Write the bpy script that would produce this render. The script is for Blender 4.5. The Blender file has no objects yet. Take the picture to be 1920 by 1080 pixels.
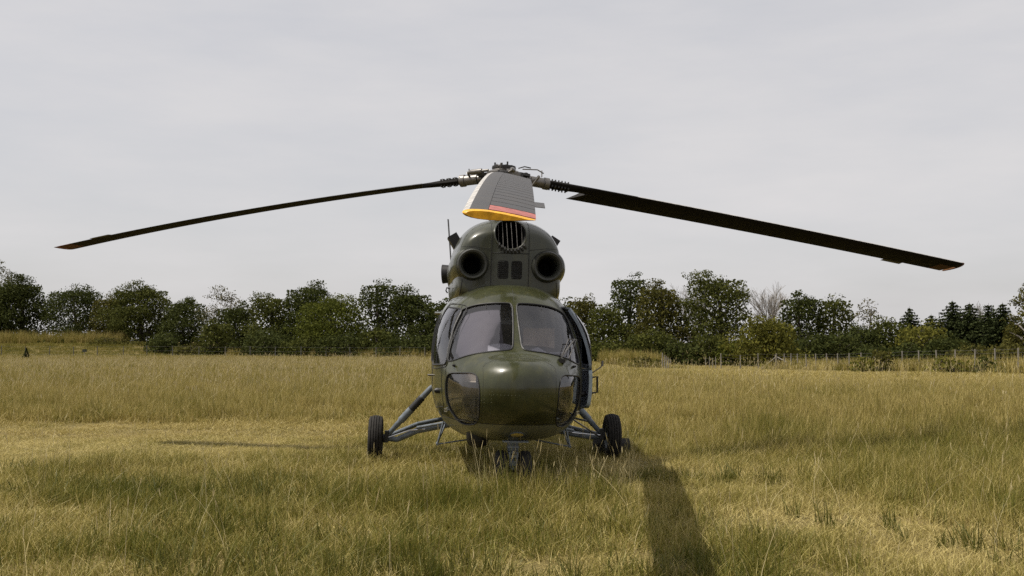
import bpy, bmesh, math, random
import numpy as np
from mathutils import Vector, Matrix
from mathutils.bvhtree import BVHTree

random.seed(7)
rng = np.random.default_rng(11)
R = math.radians
scene = bpy.context.scene
COL = scene.collection

# ------------------------------------------------------------------ camera
CAM_H = 1.53
cam_data = bpy.data.cameras.new('camera')
cam_data.sensor_width = 36.0
cam_data.lens = 37.5
cam_data.clip_start = 0.1
cam_data.clip_end = 4000
cam = bpy.data.objects.new('camera', cam_data)
cam.location = (0, 0, CAM_H)
cam.rotation_euler = (R(90 + 2.862), 0, 0)
COL.objects.link(cam)
scene.camera = cam
CAM_M = Matrix.Translation(cam.location) @ cam.rotation_euler.to_matrix().to_4x4()

# ------------------------------------------------------------------ sky and sun
SUN_DIR = Vector((-0.50, -0.055, 1.0)).normalized()      # towards the sun
world = bpy.data.worlds.new('World')
scene.world = world
world.use_nodes = True
wn = world.node_tree
wn.nodes.clear()
def wnode(t, **k):
    n = wn.nodes.new(t)
    for a, b in k.items():
        setattr(n, a, b)
    return n
out = wnode('ShaderNodeOutputWorld')
sky = wnode('ShaderNodeTexSky', sky_type='NISHITA', sun_disc=False)
sky.sun_elevation = math.asin(SUN_DIR.z)
sky.sun_rotation = math.atan2(SUN_DIR.x, SUN_DIR.y)
sky.dust_density = 2.5
bg = wnode('ShaderNodeBackground'); bg.inputs[1].default_value = 0.10
veil = wnode('ShaderNodeBackground'); veil.inputs[0].default_value = (0.725, 0.708, 0.713, 1); veil.inputs[1].default_value = 1.0
mix = wnode('ShaderNodeMixShader')
tc = wnode('ShaderNodeTexCoord')
mp = wnode('ShaderNodeMapping'); mp.inputs['Scale'].default_value = (1.6, 1.6, 7.0); mp.inputs['Rotation'].default_value = (0.12, 0.1, 0.4)
nz = wnode('ShaderNodeTexNoise'); nz.inputs['Scale'].default_value = 1.5; nz.inputs['Detail'].default_value = 7; nz.inputs['Roughness'].default_value = 0.55
mr = wnode('ShaderNodeMapRange'); mr.inputs[1].default_value = 0.3; mr.inputs[2].default_value = 0.7; mr.inputs[3].default_value = 0.70; mr.inputs[4].default_value = 0.98
L = wn.links.new
L(tc.outputs['Generated'], mp.inputs['Vector']); L(mp.outputs[0], nz.inputs['Vector']); L(nz.outputs['Fac'], mr.inputs[0])
L(sky.outputs[0], bg.inputs[0]); L(mr.outputs[0], mix.inputs[0]); L(bg.outputs[0], mix.inputs[1]); L(veil.outputs[0], mix.inputs[2]); L(mix.outputs[0], out.inputs[0])

sun_data = bpy.data.lights.new('sun', 'SUN')
sun_data.energy = 5.0
sun_data.angle = R(0.53)
sun_data.color = (1.0, 0.94, 0.84)
sun = bpy.data.objects.new('sun', sun_data)
sun.rotation_euler = SUN_DIR.to_track_quat('Z', 'Y').to_euler()
sun.location = (-20, -5, 40)
COL.objects.link(sun)

vs = scene.view_settings
vs.view_transform = 'Standard'; vs.look = 'None'; vs.exposure = 0.0; vs.gamma = 1.0
vs.use_curve_mapping = False
scene.cycles.max_bounces = 5
scene.cycles.transparent_max_bounces = 12
scene.cycles.use_adaptive_sampling = True
scene.cycles.adaptive_threshold = 0.013
scene.cycles.use_denoising = False
scene.cycles.diffuse_bounces = 1
scene.cycles.glossy_bounces = 3
scene.cycles.transmission_bounces = 2
scene.cycles.caustics_reflective = False
scene.cycles.caustics_refractive = False

# ------------------------------------------------------------------ materials
def new_mat(name):
    m = bpy.data.materials.new(name); m.use_nodes = True
    nt = m.node_tree; nt.nodes.clear()
    o = nt.nodes.new('ShaderNodeOutputMaterial')
    return m, nt, o

def N(nt, t, ins=None, **k):
    n = nt.nodes.new(t)
    for a, b in k.items():
        setattr(n, a, b)
    if ins:
        for a, b in ins.items():
            n.inputs[a].default_value = b
    return n

def c4(c):
    return (c[0], c[1], c[2], 1.0)

def plain(name, col, rough=0.5, metal=0.0, var=0.25, scale=6.0, bump=0.0, spec=0.5, coat=0.0):
    """simple principled surface with a noisy tone and a little relief"""
    m, nt, o = new_mat(name)
    p = N(nt, 'ShaderNodeBsdfPrincipled', {'Roughness': rough, 'Metallic': metal, 'Specular IOR Level': spec, 'Coat Weight': coat, 'Coat Roughness': 0.12})
    t = N(nt, 'ShaderNodeTexCoord')
    n = N(nt, 'ShaderNodeTexNoise', {'Scale': scale, 'Detail': 5.0, 'Roughness': 0.6})
    r = N(nt, 'ShaderNodeMapRange', {1: 0.25, 2: 0.75, 3: 1 - var, 4: 1 + var})
    mx = N(nt, 'ShaderNodeVectorMath', operation='SCALE'); mx.inputs[0].default_value = col
    lk = nt.links.new
    lk(t.outputs['Object'], n.inputs['Vector']); lk(n.outputs['Fac'], r.inputs[0]); lk(r.outputs[0], mx.inputs['Scale'])
    lk(mx.outputs[0], p.inputs['Base Color'])
    rr = N(nt, 'ShaderNodeMapRange', {1: 0.3, 2: 0.7, 3: max(0.02, rough - 0.08), 4: min(1, rough + 0.1)})
    lk(n.outputs['Fac'], rr.inputs[0]); lk(rr.outputs[0], p.inputs['Roughness'])
    if bump:
        b = N(nt, 'ShaderNodeBump', {'Strength': bump, 'Distance': 0.01})
        lk(n.outputs['Fac'], b.inputs['Height']); lk(b.outputs[0], p.inputs['Normal'])
    lk(p.outputs[0], o.inputs[0])
    return m

def paint_mat(name, col, belly=None, rough=0.27):
    """weathered gloss olive paint; the belly below the chin seam has its own matt colour"""
    m, nt, o = new_mat(name); lk = nt.links.new
    p = N(nt, 'ShaderNodeBsdfPrincipled', {'Roughness': rough, 'Coat Weight': 0.45, 'Coat Roughness': 0.09, 'Specular IOR Level': 0.32})
    t = N(nt, 'ShaderNodeTexCoord')
    n1 = N(nt, 'ShaderNodeTexNoise', {'Scale': 3.2, 'Detail': 7.0, 'Roughness': 0.65})
    n2 = N(nt, 'ShaderNodeTexNoise', {'Scale': 26.0, 'Detail': 4.0, 'Roughness': 0.6})
    mp = N(nt, 'ShaderNodeMapping', {'Scale': (9.0, 9.0, 0.9)})
    n3 = N(nt, 'ShaderNodeTexNoise', {'Scale': 2.0, 'Detail': 5.0})
    lk(t.outputs['Object'], n1.inputs['Vector']); lk(t.outputs['Object'], n2.inputs['Vector'])
    lk(t.outputs['Object'], mp.inputs[0]); lk(mp.outputs[0], n3.inputs['Vector'])
    cr = N(nt, 'ShaderNodeValToRGB')
    cr.color_ramp.elements[0].position = 0.3; cr.color_ramp.elements[0].color = c4([c * 0.68 for c in col])
    cr.color_ramp.elements[1].position = 0.72; cr.color_ramp.elements[1].color = c4([c * 1.30 for c in col])
    lk(n1.outputs['Fac'], cr.inputs[0])
    st = N(nt, 'ShaderNodeMapRange', {1: 0.50, 2: 0.70, 3: 0.0, 4: 0.55})
    lk(n3.outputs['Fac'], st.inputs[0])
    mx = N(nt, 'ShaderNodeMix', data_type='RGBA'); mx.inputs[7].default_value = c4((col[0] * 1.25 + 0.012, col[1] * 1.15 + 0.01, col[2] * 0.95))
    lk(st.outputs[0], mx.inputs[0]); lk(cr.outputs[0], mx.inputs[6])
    last = mx.outputs[2]
    rg = N(nt, 'ShaderNodeMapRange', {1: 0.3, 2: 0.7, 3: rough - 0.07, 4: rough + 0.12})
    lk(n1.outputs['Fac'], rg.inputs[0]); rlast = rg.outputs[0]
    if belly:
        sx = N(nt, 'ShaderNodeSeparateXYZ'); lk(t.outputs['Object'], sx.inputs[0])
        ls = N(nt, 'ShaderNodeMath', operation='LESS_THAN'); ls.inputs[1].default_value = 0.70
        lk(sx.outputs['Z'], ls.inputs[0])
        m2 = N(nt, 'ShaderNodeMix', data_type='RGBA'); m2.inputs[7].default_value = c4(belly)
        lk(ls.outputs[0], m2.inputs[0]); lk(last, m2.inputs[6]); last = m2.outputs[2]
        m3 = N(nt, 'ShaderNodeMix', data_type='FLOAT'); m3.inputs[3].default_value = 0.5
        lk(ls.outputs[0], m3.inputs[0]); lk(rlast, m3.inputs[2]); rlast = m3.outputs[0]
    lk(last, p.inputs['Base Color']); lk(rlast, p.inputs['Roughness'])
    b = N(nt, 'ShaderNodeBump', {'Strength': 0.12, 'Distance': 0.01})
    ad = N(nt, 'ShaderNodeMath', operation='MULTIPLY_ADD'); ad.inputs[1].default_value = 0.25
    lk(n2.outputs['Fac'], ad.inputs[0]); lk(n1.outputs['Fac'], ad.inputs[2]); lk(ad.outputs[0], b.inputs['Height'])
    lk(b.outputs[0], p.inputs['Normal']); lk(b.outputs[0], p.inputs['Coat Normal'])
    lk(p.outputs[0], o.inputs[0])
    return m

def glass_mat(name, tint, refl=0.2, dust=0.06):
    m, nt, o = new_mat(name); lk = nt.links.new
    tr = N(nt, 'ShaderNodeBsdfTransparent', {0: c4(tint)})
    gl = N(nt, 'ShaderNodeBsdfGlossy', {'Color': (0.95, 0.94, 0.97, 1), 'Roughness': 0.035})
    df = N(nt, 'ShaderNodeBsdfDiffuse', {'Color': (0.33, 0.32, 0.30, 1)})
    fr = N(nt, 'ShaderNodeFresnel', {'IOR': 1.5})
    ad = N(nt, 'ShaderNodeMath', operation='ADD', use_clamp=True); ad.inputs[1].default_value = refl
    lk(fr.outputs[0], ad.inputs[0])
    t = N(nt, 'ShaderNodeTexCoord'); n = N(nt, 'ShaderNodeTexNoise', {'Scale': 5.0, 'Detail': 6.0})
    lk(t.outputs['Object'], n.inputs['Vector'])
    bm = N(nt, 'ShaderNodeBump', {'Strength': 0.03, 'Distance': 0.02}); lk(n.outputs['Fac'], bm.inputs['Height']); lk(bm.outputs[0], gl.inputs['Normal'])
    mr = N(nt, 'ShaderNodeMapRange', {1: 0.3, 2: 0.75, 3: dust * 0.4, 4: dust * 1.7}); lk(n.outputs['Fac'], mr.inputs[0])
    m1 = N(nt, 'ShaderNodeMixShader'); lk(mr.outputs[0], m1.inputs[0]); lk(tr.outputs[0], m1.inputs[1]); lk(df.outputs[0], m1.inputs[2])
    m2 = N(nt, 'ShaderNodeMixShader'); lk(ad.outputs[0], m2.inputs[0]); lk(m1.outputs[0], m2.inputs[1]); lk(gl.outputs[0], m2.inputs[2])
    lk(m2.outputs[0], o.inputs[0])
    return m

def leaf_mat(name, col, trans=0.35, var=0.35, tip=None):
    """thin leaves: diffuse plus translucent, tone from a per-leaf attribute"""
    m, nt, o = new_mat(name); lk = nt.links.new
    a = N(nt, 'ShaderNodeAttribute', attribute_name='rnd')
    cr = N(nt, 'ShaderNodeValToRGB')
    e = cr.color_ramp.elements
    e[0].position = 0.0; e[0].color = c4([c * (1 - var) for c in col])
    e[1].position = 1.0; e[1].color = c4(tip or [col[0] * (1 + var) * 1.15, col[1] * (1 + var), col[2] * (1 + var * 0.5)])
    lk(a.outputs['Fac'], cr.inputs[0])
    d = N(nt, 'ShaderNodeBsdfPrincipled', {'Roughness': 0.75, 'Specular IOR Level': 0.06}); tl = N(nt, 'ShaderNodeBsdfTranslucent')
    lk(cr.outputs[0], d.inputs['Base Color']); lk(cr.outputs[0], tl.inputs['Color'])
    mx = N(nt, 'ShaderNodeMixShader', {0: trans}); lk(d.outputs[0], mx.inputs[1]); lk(tl.outputs[0], mx.inputs[2])
    lk(mx.outputs[0], o.inputs[0])
    return m

def grass_mat(name, green, tan, pale, trans=0.3, at='INSTANCER'):
    """grass blades: green to straw by the tuft's own tone, darker sheath, straw tips"""
    m, nt, o = new_mat(name); lk = nt.links.new
    g = N(nt, 'ShaderNodeAttribute', attribute_name='g', attribute_type=at)
    r = N(nt, 'ShaderNodeAttribute', attribute_name='rnd')
    geo = N(nt, 'ShaderNodeNewGeometry')
    n = N(nt, 'ShaderNodeTexNoise', {'Scale': 0.9, 'Detail': 2.0, 'Roughness': 0.6}); lk(geo.outputs['Position'], n.inputs['Vector'])
    s = N(nt, 'ShaderNodeMath', operation='MULTIPLY_ADD'); s.inputs[1].default_value = 0.9      # per-blade tone plus patches
    lk(r.outputs['Fac'], s.inputs[0]); lk(n.outputs['Fac'], s.inputs[2])
    s2 = N(nt, 'ShaderNodeMath', operation='SUBTRACT'); lk(s.outputs[0], s2.inputs[0]); lk(g.outputs['Fac'], s2.inputs[1])
    cr = N(nt, 'ShaderNodeValToRGB'); e = cr.color_ramp.elements
    e[0].position = 0.12; e[0].color = c4(green)
    e[1].position = 0.62; e[1].color = c4(tan)
    x = cr.color_ramp.elements.new(0.98); x.color = c4(pale)
    lk(s2.outputs[0], cr.inputs[0])
    d = N(nt, 'ShaderNodeBsdfPrincipled', {'Roughness': 0.5, 'Specular IOR Level': 0.25}); tl = N(nt, 'ShaderNodeBsdfTranslucent')
    lk(cr.outputs[0], d.inputs['Base Color']); lk(cr.outputs[0], tl.inputs['Color'])
    mx = N(nt, 'ShaderNodeMixShader', {0: trans}); lk(d.outputs[0], mx.inputs[1]); lk(tl.outputs[0], mx.inputs[2])
    lk(mx.outputs[0], o.inputs[0])
    return m

M = {}
OLIVE = (0.035, 0.038, 0.015)
M['paint'] = paint_mat('olive_paint', OLIVE, belly=(0.15, 0.155, 0.11))
M['cowl'] = paint_mat('cowl_paint', (0.038, 0.041, 0.025), rough=0.34)
M['seam'] = plain('seam_sealant', (0.012, 0.012, 0.010), 0.6)
M['rivet'] = plain('rivet_heads', (0.12, 0.12, 0.08), 0.7, 0.0, spec=0.2)
M['gasket'] = plain('black_rubber', (0.012, 0.012, 0.013), 0.55)
M['glass'] = glass_mat('cockpit_glass', (0.84, 0.82, 0.88), 0.03, 0.03)
M['chinglass'] = glass_mat('chin_glass', (0.80, 0.80, 0.78), 0.03, 0.06)
M['black'] = plain('black_metal', (0.016, 0.015, 0.015), 0.45, 0.2)
M['ductshade'] = plain('duct_shade_black', (0.006, 0.006, 0.006), 0.8)  # near-black colour stands in for the shade inside ducts and vents
M['gear'] = plain('blue_grey_gear_paint', (0.135, 0.155, 0.175), 0.42, 0.1, scale=14, var=0.35)
M['chrome'] = plain('bright_piston', (0.5, 0.5, 0.5), 0.22, 0.9)
M['tyre'] = plain('tyre_rubber', (0.024, 0.022, 0.020), 0.85, scale=26, var=0.6, spec=0.25)
M['hub'] = plain('hub_metal', (0.16, 0.15, 0.14), 0.42, 0.6, scale=18)
M['hubdark'] = plain('hub_dark_metal', (0.035, 0.034, 0.033), 0.5, 0.4, scale=18)
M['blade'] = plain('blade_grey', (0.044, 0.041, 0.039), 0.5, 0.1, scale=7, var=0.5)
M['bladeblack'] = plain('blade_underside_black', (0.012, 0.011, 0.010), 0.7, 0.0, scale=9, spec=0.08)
M['tipdull'] = plain('dull_blade_tip', (0.15, 0.065, 0.02), 0.6, scale=20, var=0.4)  # duller brown used for the yellow tip caps of the side blades
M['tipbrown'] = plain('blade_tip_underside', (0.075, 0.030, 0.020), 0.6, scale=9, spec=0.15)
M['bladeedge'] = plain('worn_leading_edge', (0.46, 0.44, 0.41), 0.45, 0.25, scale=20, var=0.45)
M['bladered'] = plain('faded_red', (0.34, 0.105, 0.09), 0.6, scale=16, var=0.4)
M['yellow'] = plain('blade_tip_yellow', (0.72, 0.36, 0.015), 0.45, scale=22, var=0.38)
M['interior'] = plain('interior_blue_grey', (0.34, 0.40, 0.43), 0.6)
M['doorpanel'] = plain('door_lining', (0.17, 0.20, 0.235), 0.5)
M['lip'] = plain('intake_lip', (0.026, 0.027, 0.021), 0.42)
M['shade'] = plain('grey_sun_screen', (0.095, 0.092, 0.102), 0.8, var=0.12)
M['seat'] = plain('beige_seat_cover', (0.50, 0.44, 0.36), 0.8)
M['dash'] = plain('instrument_coaming', (0.42, 0.43, 0.44), 0.6, var=0.1)
M['white'] = plain('white_plastic', (0.6, 0.6, 0.58), 0.5)
M['lamp'] = plain('amber_lamp_lens', (0.55, 0.42, 0.10), 0.18, coat=0.6)
M['wood'] = plain('tarred_timber', (0.022, 0.020, 0.018), 0.8, bump=0.3)
M['post'] = plain('weathered_post', (0.22, 0.20, 0.17), 0.8, bump=0.3)
M['steelpost'] = plain('dull_steel_post', (0.11, 0.105, 0.095), 0.7)
M['wire'] = plain('fence_wire', (0.10, 0.095, 0.085), 0.7, 0.1)
M['bark'] = plain('bark', (0.075, 0.062, 0.05), 0.9, bump=0.5)
M['deadbark'] = plain('dead_bark', (0.24, 0.215, 0.185), 0.9)
M['sign'] = plain('dark_sign_face', (0.03, 0.035, 0.02), 0.6)

# ------------------------------------------------------------------ mesh helpers
class MB:
    """collects boxes, tubes and lathes into one mesh"""
    def __init__(s):
        s.v = []; s.f = []
    def add(s, v, f):
        o = len(s.v); s.v += [tuple(p) for p in v]; s.f += [tuple(i + o for i in q) for q in f]; return s
    def box(s, c, d, rot=None):
        hx, hy, hz = d[0] / 2, d[1] / 2, d[2] / 2
        pts = [Vector((x, y, z)) for x in (-hx, hx) for y in (-hy, hy) for z in (-hz, hz)]
        if rot is not None:
            pts = [rot @ p for p in pts]
        c = Vector(c)
        return s.add([p + c for p in pts], [(0, 1, 3, 2), (4, 6, 7, 5), (0, 4, 5, 1), (2, 3, 7, 6), (0, 2, 6, 4), (1, 5, 7, 3)])
    def tube(s, pts, r, seg=8, closed=False, cap=True):
        pts = [Vector(p) for p in pts]; n = len(pts)
        rs = r if isinstance(r, (list, tuple)) else [r] * n
        v = []; f = []
        up = None
        for i, p in enumerate(pts):
            a = pts[i - 1] if (i > 0 or closed) else p
            b = pts[(i + 1) % n] if (i < n - 1 or closed) else p
            t = (b - a)
            t = t.normalized() if t.length > 1e-9 else Vector((0, 0, 1))
            if up is None:
                up = Vector((0, 0, 1)) if abs(t.z) < 0.9 else Vector((1, 0, 0))
            x = t.cross(up)
            x = x.normalized() if x.length > 1e-6 else t.orthogonal().normalized()
            up = x.cross(t).normalized()
            for k in range(seg):
                q = 2 * math.pi * k / seg
                v.append(p + (x * math.cos(q) + up * math.sin(q)) * rs[i])
        m = n if closed else n - 1
        for i in range(m):
            j = (i + 1) % n
            for k in range(seg):
                f.append((i * seg + k, i * seg + (k + 1) % seg, j * seg + (k + 1) % seg, j * seg + k))
        if cap and not closed:
            f.append(tuple(range(seg - 1, -1, -1))); f.append(tuple((n - 1) * seg + k for k in range(seg)))
        return s.add(v, f)
    def lathe(s, prof, c, axis, seg=32, cap=False):
        """prof: (radius, offset along axis)"""
        a = Vector(axis).normalized(); x = a.orthogonal().normalized(); y = a.cross(x); c = Vector(c)
        v = []; f = []
        for (r, h) in prof:
            for k in range(seg):
                q = 2 * math.pi * k / seg
                v.append(c + a * h + (x * math.cos(q) + y * math.sin(q)) * r)
        for i in range(len(prof) - 1):
            for k in range(seg):
                f.append((i * seg + k, i * seg + (k + 1) % seg, (i + 1) * seg + (k + 1) % seg, (i + 1) * seg + k))
        if cap:
            f.append(tuple(range(seg - 1, -1, -1))); f.append(tuple((len(prof) - 1) * seg + k for k in range(seg)))
        return s.add(v, f)
    def mesh(s, name, smooth=40):
        me = bpy.data.meshes.new(name)
        me.from_pydata(s.v, [], s.f); me.update()
        if smooth:
            finish(me, smooth)
        return me
    def build(s, name, mat, parent=None, smooth=40):
        return link(name, s.mesh(name, smooth), mat, parent)

def finish(me, ang=40):
    bm = bmesh.new(); bm.from_mesh(me)
    bmesh.ops.recalc_face_normals(bm, faces=bm.faces)
    for fc in bm.faces:
        fc.smooth = True
    for e in bm.edges:
        if len(e.link_faces) == 2 and e.calc_face_angle(0) > R(ang):
            e.smooth = False
    bm.to_mesh(me); bm.free(); me.update()

def link(name, me, mat, parent=None):
    o = bpy.data.objects.new(name, me)
    if mat is not None:
        me.materials.clear(); me.materials.append(M[mat] if isinstance(mat, str) else mat)
    COL.objects.link(o)
    if parent is not None:
        o.parent = parent
    return o

def tag(o, label=None, cat=None, group=None, kind=None):
    for k, v in (('label', label), ('category', cat), ('group', group), ('kind', kind)):
        if v:
            o[k] = v
    return o

def empty(name, loc=(0, 0, 0), parent=None):
    o = bpy.data.objects.new(name, None); o.location = loc; o.empty_display_size = 0.3
    COL.objects.link(o)
    if parent is not None:
        o.parent = parent
    return o

def smooth01(a, b, x):
    t = np.clip((x - a) / (b - a), 0, 1)
    return t * t * (3 - 2 * t)

# ------------------------------------------------------------------ ground
def gz(x, y):
    """height of the field"""
    x = np.asarray(x, float); y = np.asarray(y, float)
    z = -0.75 * smooth01(42, 88, y) * smooth01(-2, 18, x)
    z = z - 0.30 * smooth01(45, 100, y) * (1 - smooth01(-2, 18, x))
    z = z + 1.45 * smooth01(122, 137, y) * (1 - smooth01(-48, -38, x)) * (1 - 0.4 * smooth01(150, 200, y))
    z = z + 0.025 * np.sin(x * 0.7 + 1.3 * np.sin(y * 0.4)) * np.cos(y * 0.55) * smooth01(4, 9, np.hypot(x, y - 13))
    return z

def fld(x, y):
    """cheap smooth pseudo noise in 0..1"""
    x = np.asarray(x, float); y = np.asarray(y, float)
    v = np.sin(x * 1.1 + 2.0 * np.sin(y * 0.63 + 1.0)) + np.sin(y * 1.37 + 1.7 * np.sin(x * 0.51 + 2.2)) + 0.6 * np.sin(x * 2.7 - y * 1.9 + np.sin(y * 3.1)) + 0.5 * np.sin(x * 4.9 + y * 3.3)
    return np.clip(0.5 + v / 4.6, 0, 1)

def ground():
    xs = np.concatenate([np.linspace(-900, -120, 14), np.linspace(-110, 110, 180), np.linspace(120, 900, 14)])
    ys = np.concatenate([np.linspace(-60, 0, 8), np.linspace(1, 40, 70), np.linspace(41, 170, 100), np.linspace(190, 1500, 16)])
    X, Y = np.meshgrid(xs, ys)
    Z = gz(X, Y)
    nx, ny = len(xs), len(ys)
    v = np.stack([X.ravel(), Y.ravel(), Z.ravel()], 1)
    idx = np.arange(nx * ny).reshape(ny, nx)
    f = np.stack([idx[:-1, :-1].ravel(), idx[:-1, 1:].ravel(), idx[1:, 1:].ravel(), idx[1:, :-1].ravel()], 1)
    me = bpy.data.meshes.new('field'); me.from_pydata(v.tolist(), [], f.tolist()); me.update()
    for p in me.polygons:
        p.use_smooth = True
    m, nt, o = new_mat('dry_turf'); lk = nt.links.new
    p = N(nt, 'ShaderNodeBsdfPrincipled', {'Roughness': 0.95, 'Specular IOR Level': 0.1})
    t = N(nt, 'ShaderNodeTexCoord')
    n1 = N(nt, 'ShaderNodeTexNoise', {'Scale': 0.35, 'Detail': 8.0, 'Roughness': 0.65}); n2 = N(nt, 'ShaderNodeTexNoise', {'Scale': 18.0, 'Detail': 6.0, 'Roughness': 0.7})
    lk(t.outputs['Object'], n1.inputs['Vector']); lk(t.outputs['Object'], n2.inputs['Vector'])
    ma = N(nt, 'ShaderNodeMath', operation='MULTIPLY_ADD'); ma.inputs[1].default_value = 0.45
    lk(n2.outputs['Fac'], ma.inputs[0]); lk(n1.outputs['Fac'], ma.inputs[2])
    cr = N(nt, 'ShaderNodeValToRGB'); e = cr.color_ramp.elements
    e[0].position = 0.5; e[0].color = (0.10, 0.085, 0.030, 1); e[1].position = 0.95; e[1].color = (0.24, 0.18, 0.08, 1)
    x = e.new(0.72); x.color = (0.165, 0.13, 0.05, 1)
    lk(ma.outputs[0], cr.inputs[0]); lk(cr.outputs[0], p.inputs['Base Color'])
    b = N(nt, 'ShaderNodeBump', {'Strength': 0.8, 'Distance': 0.05}); lk(n2.outputs['Fac'], b.inputs['Height']); lk(b.outputs[0], p.inputs['Normal'])
    lk(p.outputs[0], o.inputs[0])
    ob = link('field', me, m)
    tag(ob, 'dry straw coloured grass field reaching back to the trees', 'field', kind='structure')
ground()

# ------------------------------------------------------------------ helicopter
YAW, ROLL = R(4.9), R(1.5)
HELI = Matrix.Translation((-0.23, 13.83, 0)) @ Matrix.Rotation(YAW, 4, 'Z') @ Matrix.Rotation(ROLL, 4, 'Y')
HINV = HELI.inverted()
heli = empty('helicopter'); heli.matrix_world = HELI
tag(heli, 'olive green military helicopter with drooping three-bladed rotor standing nose-on in the grass', 'helicopter')

def pchip(T, V, t):
    """monotone cubic through the key values"""
    T = np.asarray(T, float); V = np.asarray(V, float)
    h = np.diff(T); d = np.diff(V) / h
    m = np.zeros_like(V)
    for i in range(1, len(V) - 1):
        if d[i - 1] * d[i] > 0:
            w1 = 2 * h[i] + h[i - 1]; w2 = h[i] + 2 * h[i - 1]
            m[i] = (w1 + w2) / (w1 / d[i - 1] + w2 / d[i])
    m[0] = d[0]; m[-1] = d[-1]
    k = np.clip(np.searchsorted(T, t) - 1, 0, len(T) - 2)
    s = (t - T[k]) / h[k]
    return ((1 + 2 * s) * (1 - s) ** 2 * V[k] + s * (1 - s) ** 2 * h[k] * m[k] + s * s * (3 - 2 * s) * V[k + 1] + s * s * (s - 1) * h[k] * m[k + 1])

def loft(keys, per=7, seg=96, x0=0.0):
    """keys rows: y, w, ztop, zbot, zmid, ntop, nbot  ->  rings (n, seg, 3)"""
    K = np.array(keys, float); T = np.arange(len(K)); t = np.linspace(0, len(K) - 1, (len(K) - 1) * per + 1)
    y, w, zt, zb, zm, n1, n2 = [pchip(T, K[:, i], t) for i in range(7)]
    a = np.linspace(0, 2 * np.pi, seg, endpoint=False)
    c, s = np.cos(a), np.sin(a)
    P = np.zeros((len(t), seg, 3))
    for i in range(len(t)):
        n = np.where(s >= 0, n1[i], n2[i])
        x = w[i] * np.sign(c) * np.abs(c) ** (2 / n)
        z = np.where(s >= 0, (zt[i] - zm[i]), (zm[i] - zb[i])) * np.sign(s) * np.abs(s) ** (2 / n) + zm[i]
        P[i] = np.stack([x + x0, np.full(seg, y[i]), z], 1)
    return P

def rings_mesh(P, cap=True):
    n, seg, _ = P.shape
    v = P.reshape(-1, 3).tolist(); f = []
    for i in range(n - 1):
        for k in range(seg):
            f.append((i * seg + k, i * seg + (k + 1) % seg, (i + 1) * seg + (k + 1) % seg, (i + 1) * seg + k))
    if cap:
        f.append(tuple(range(seg - 1, -1, -1))); f.append(tuple((n - 1) * seg + k for k in range(seg)))
    return v, f

def shell(P, th):
    """closed wall of thickness th under the lofted surface"""
    v, f = rings_mesh(P)
    bm = bmesh.new()
    vs_ = [bm.verts.new(p) for p in v]
    for q in f:
        bm.faces.new([vs_[i] for i in q])
    bmesh.ops.recalc_face_normals(bm, faces=bm.faces); bm.normal_update()
    inner = [tuple(x.co - x.normal * th) for x in bm.verts]
    outer_faces = [[x.index for x in fc.verts] for fc in bm.faces] if False else None
    bm.verts.index_update()
    ff = [[x.index for x in fc.verts] for fc in bm.faces]
    bm.free()
    o = len(v)
    return v + inner, ff + [[i + o for i in reversed(q)] for q in ff], BVHTree.FromPolygons(v, ff)

def boolean(me, cut, op='DIFFERENCE'):
    a = bpy.data.objects.new('a', me); b = bpy.data.objects.new('b', cut)
    COL.objects.link(a); COL.objects.link(b)
    md = a.modifiers.new('b', 'BOOLEAN'); md.object = b; md.operation = op; md.solver = 'EXACT'; md.use_self = True
    bpy.context.view_layer.update()
    dg = bpy.context.evaluated_depsgraph_get()
    res = bpy.data.meshes.new_from_object(a.evaluated_get(dg))
    bpy.data.objects.remove(a); bpy.data.objects.remove(b)
    return res

def chaikin(p, it=2):
    p = [tuple(q) for q in p]
    for _ in range(it):
        o = []
        for i in range(len(p)):
            a, b = p[i], p[(i + 1) % len(p)]
            o.append(tuple(0.75 * u + 0.25 * w for u, w in zip(a, b))); o.append(tuple(0.25 * u + 0.75 * w for u, w in zip(a, b)))
        p = o
    return p

def rounded(p, r=0.08, k=5, sub=5):
    """polygon with rounded corners and evenly divided edges"""
    P_ = [Vector(q) for q in p]; o = []; n = len(P_)
    arcs = []
    for i in range(n):
        a, c, b = P_[i - 1], P_[i], P_[(i + 1) % n]
        u = (a - c); w = (b - c); rr = min(r, u.length * 0.45, w.length * 0.45)
        s0 = c + u.normalized() * rr; s1 = c + w.normalized() * rr
        arcs.append([(s0.lerp(c, t)).lerp(c.lerp(s1, t), t) for t in [j / k for j in range(k + 1)]])
    for i in range(n):
        o += arcs[i]
        e, f = arcs[i][-1], arcs[(i + 1) % n][0]
        o += [e.lerp(f, j / sub) for j in range(1, sub)]
    return [(q.x, q.y) for q in o]

def prism(mb, poly, axis, a, b):
    n = len(poly)
    def pt(q, h):
        return (q[0], h, q[1]) if axis == 'y' else (h, q[0], q[1])
    mb.add([pt(q, a) for q in poly] + [pt(q, b) for q in poly],
           [tuple(range(n)), tuple(range(2 * n - 1, n - 1, -1))] + [(i, n + i, n + (i + 1) % n, (i + 1) % n) for i in range(n)])

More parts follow.
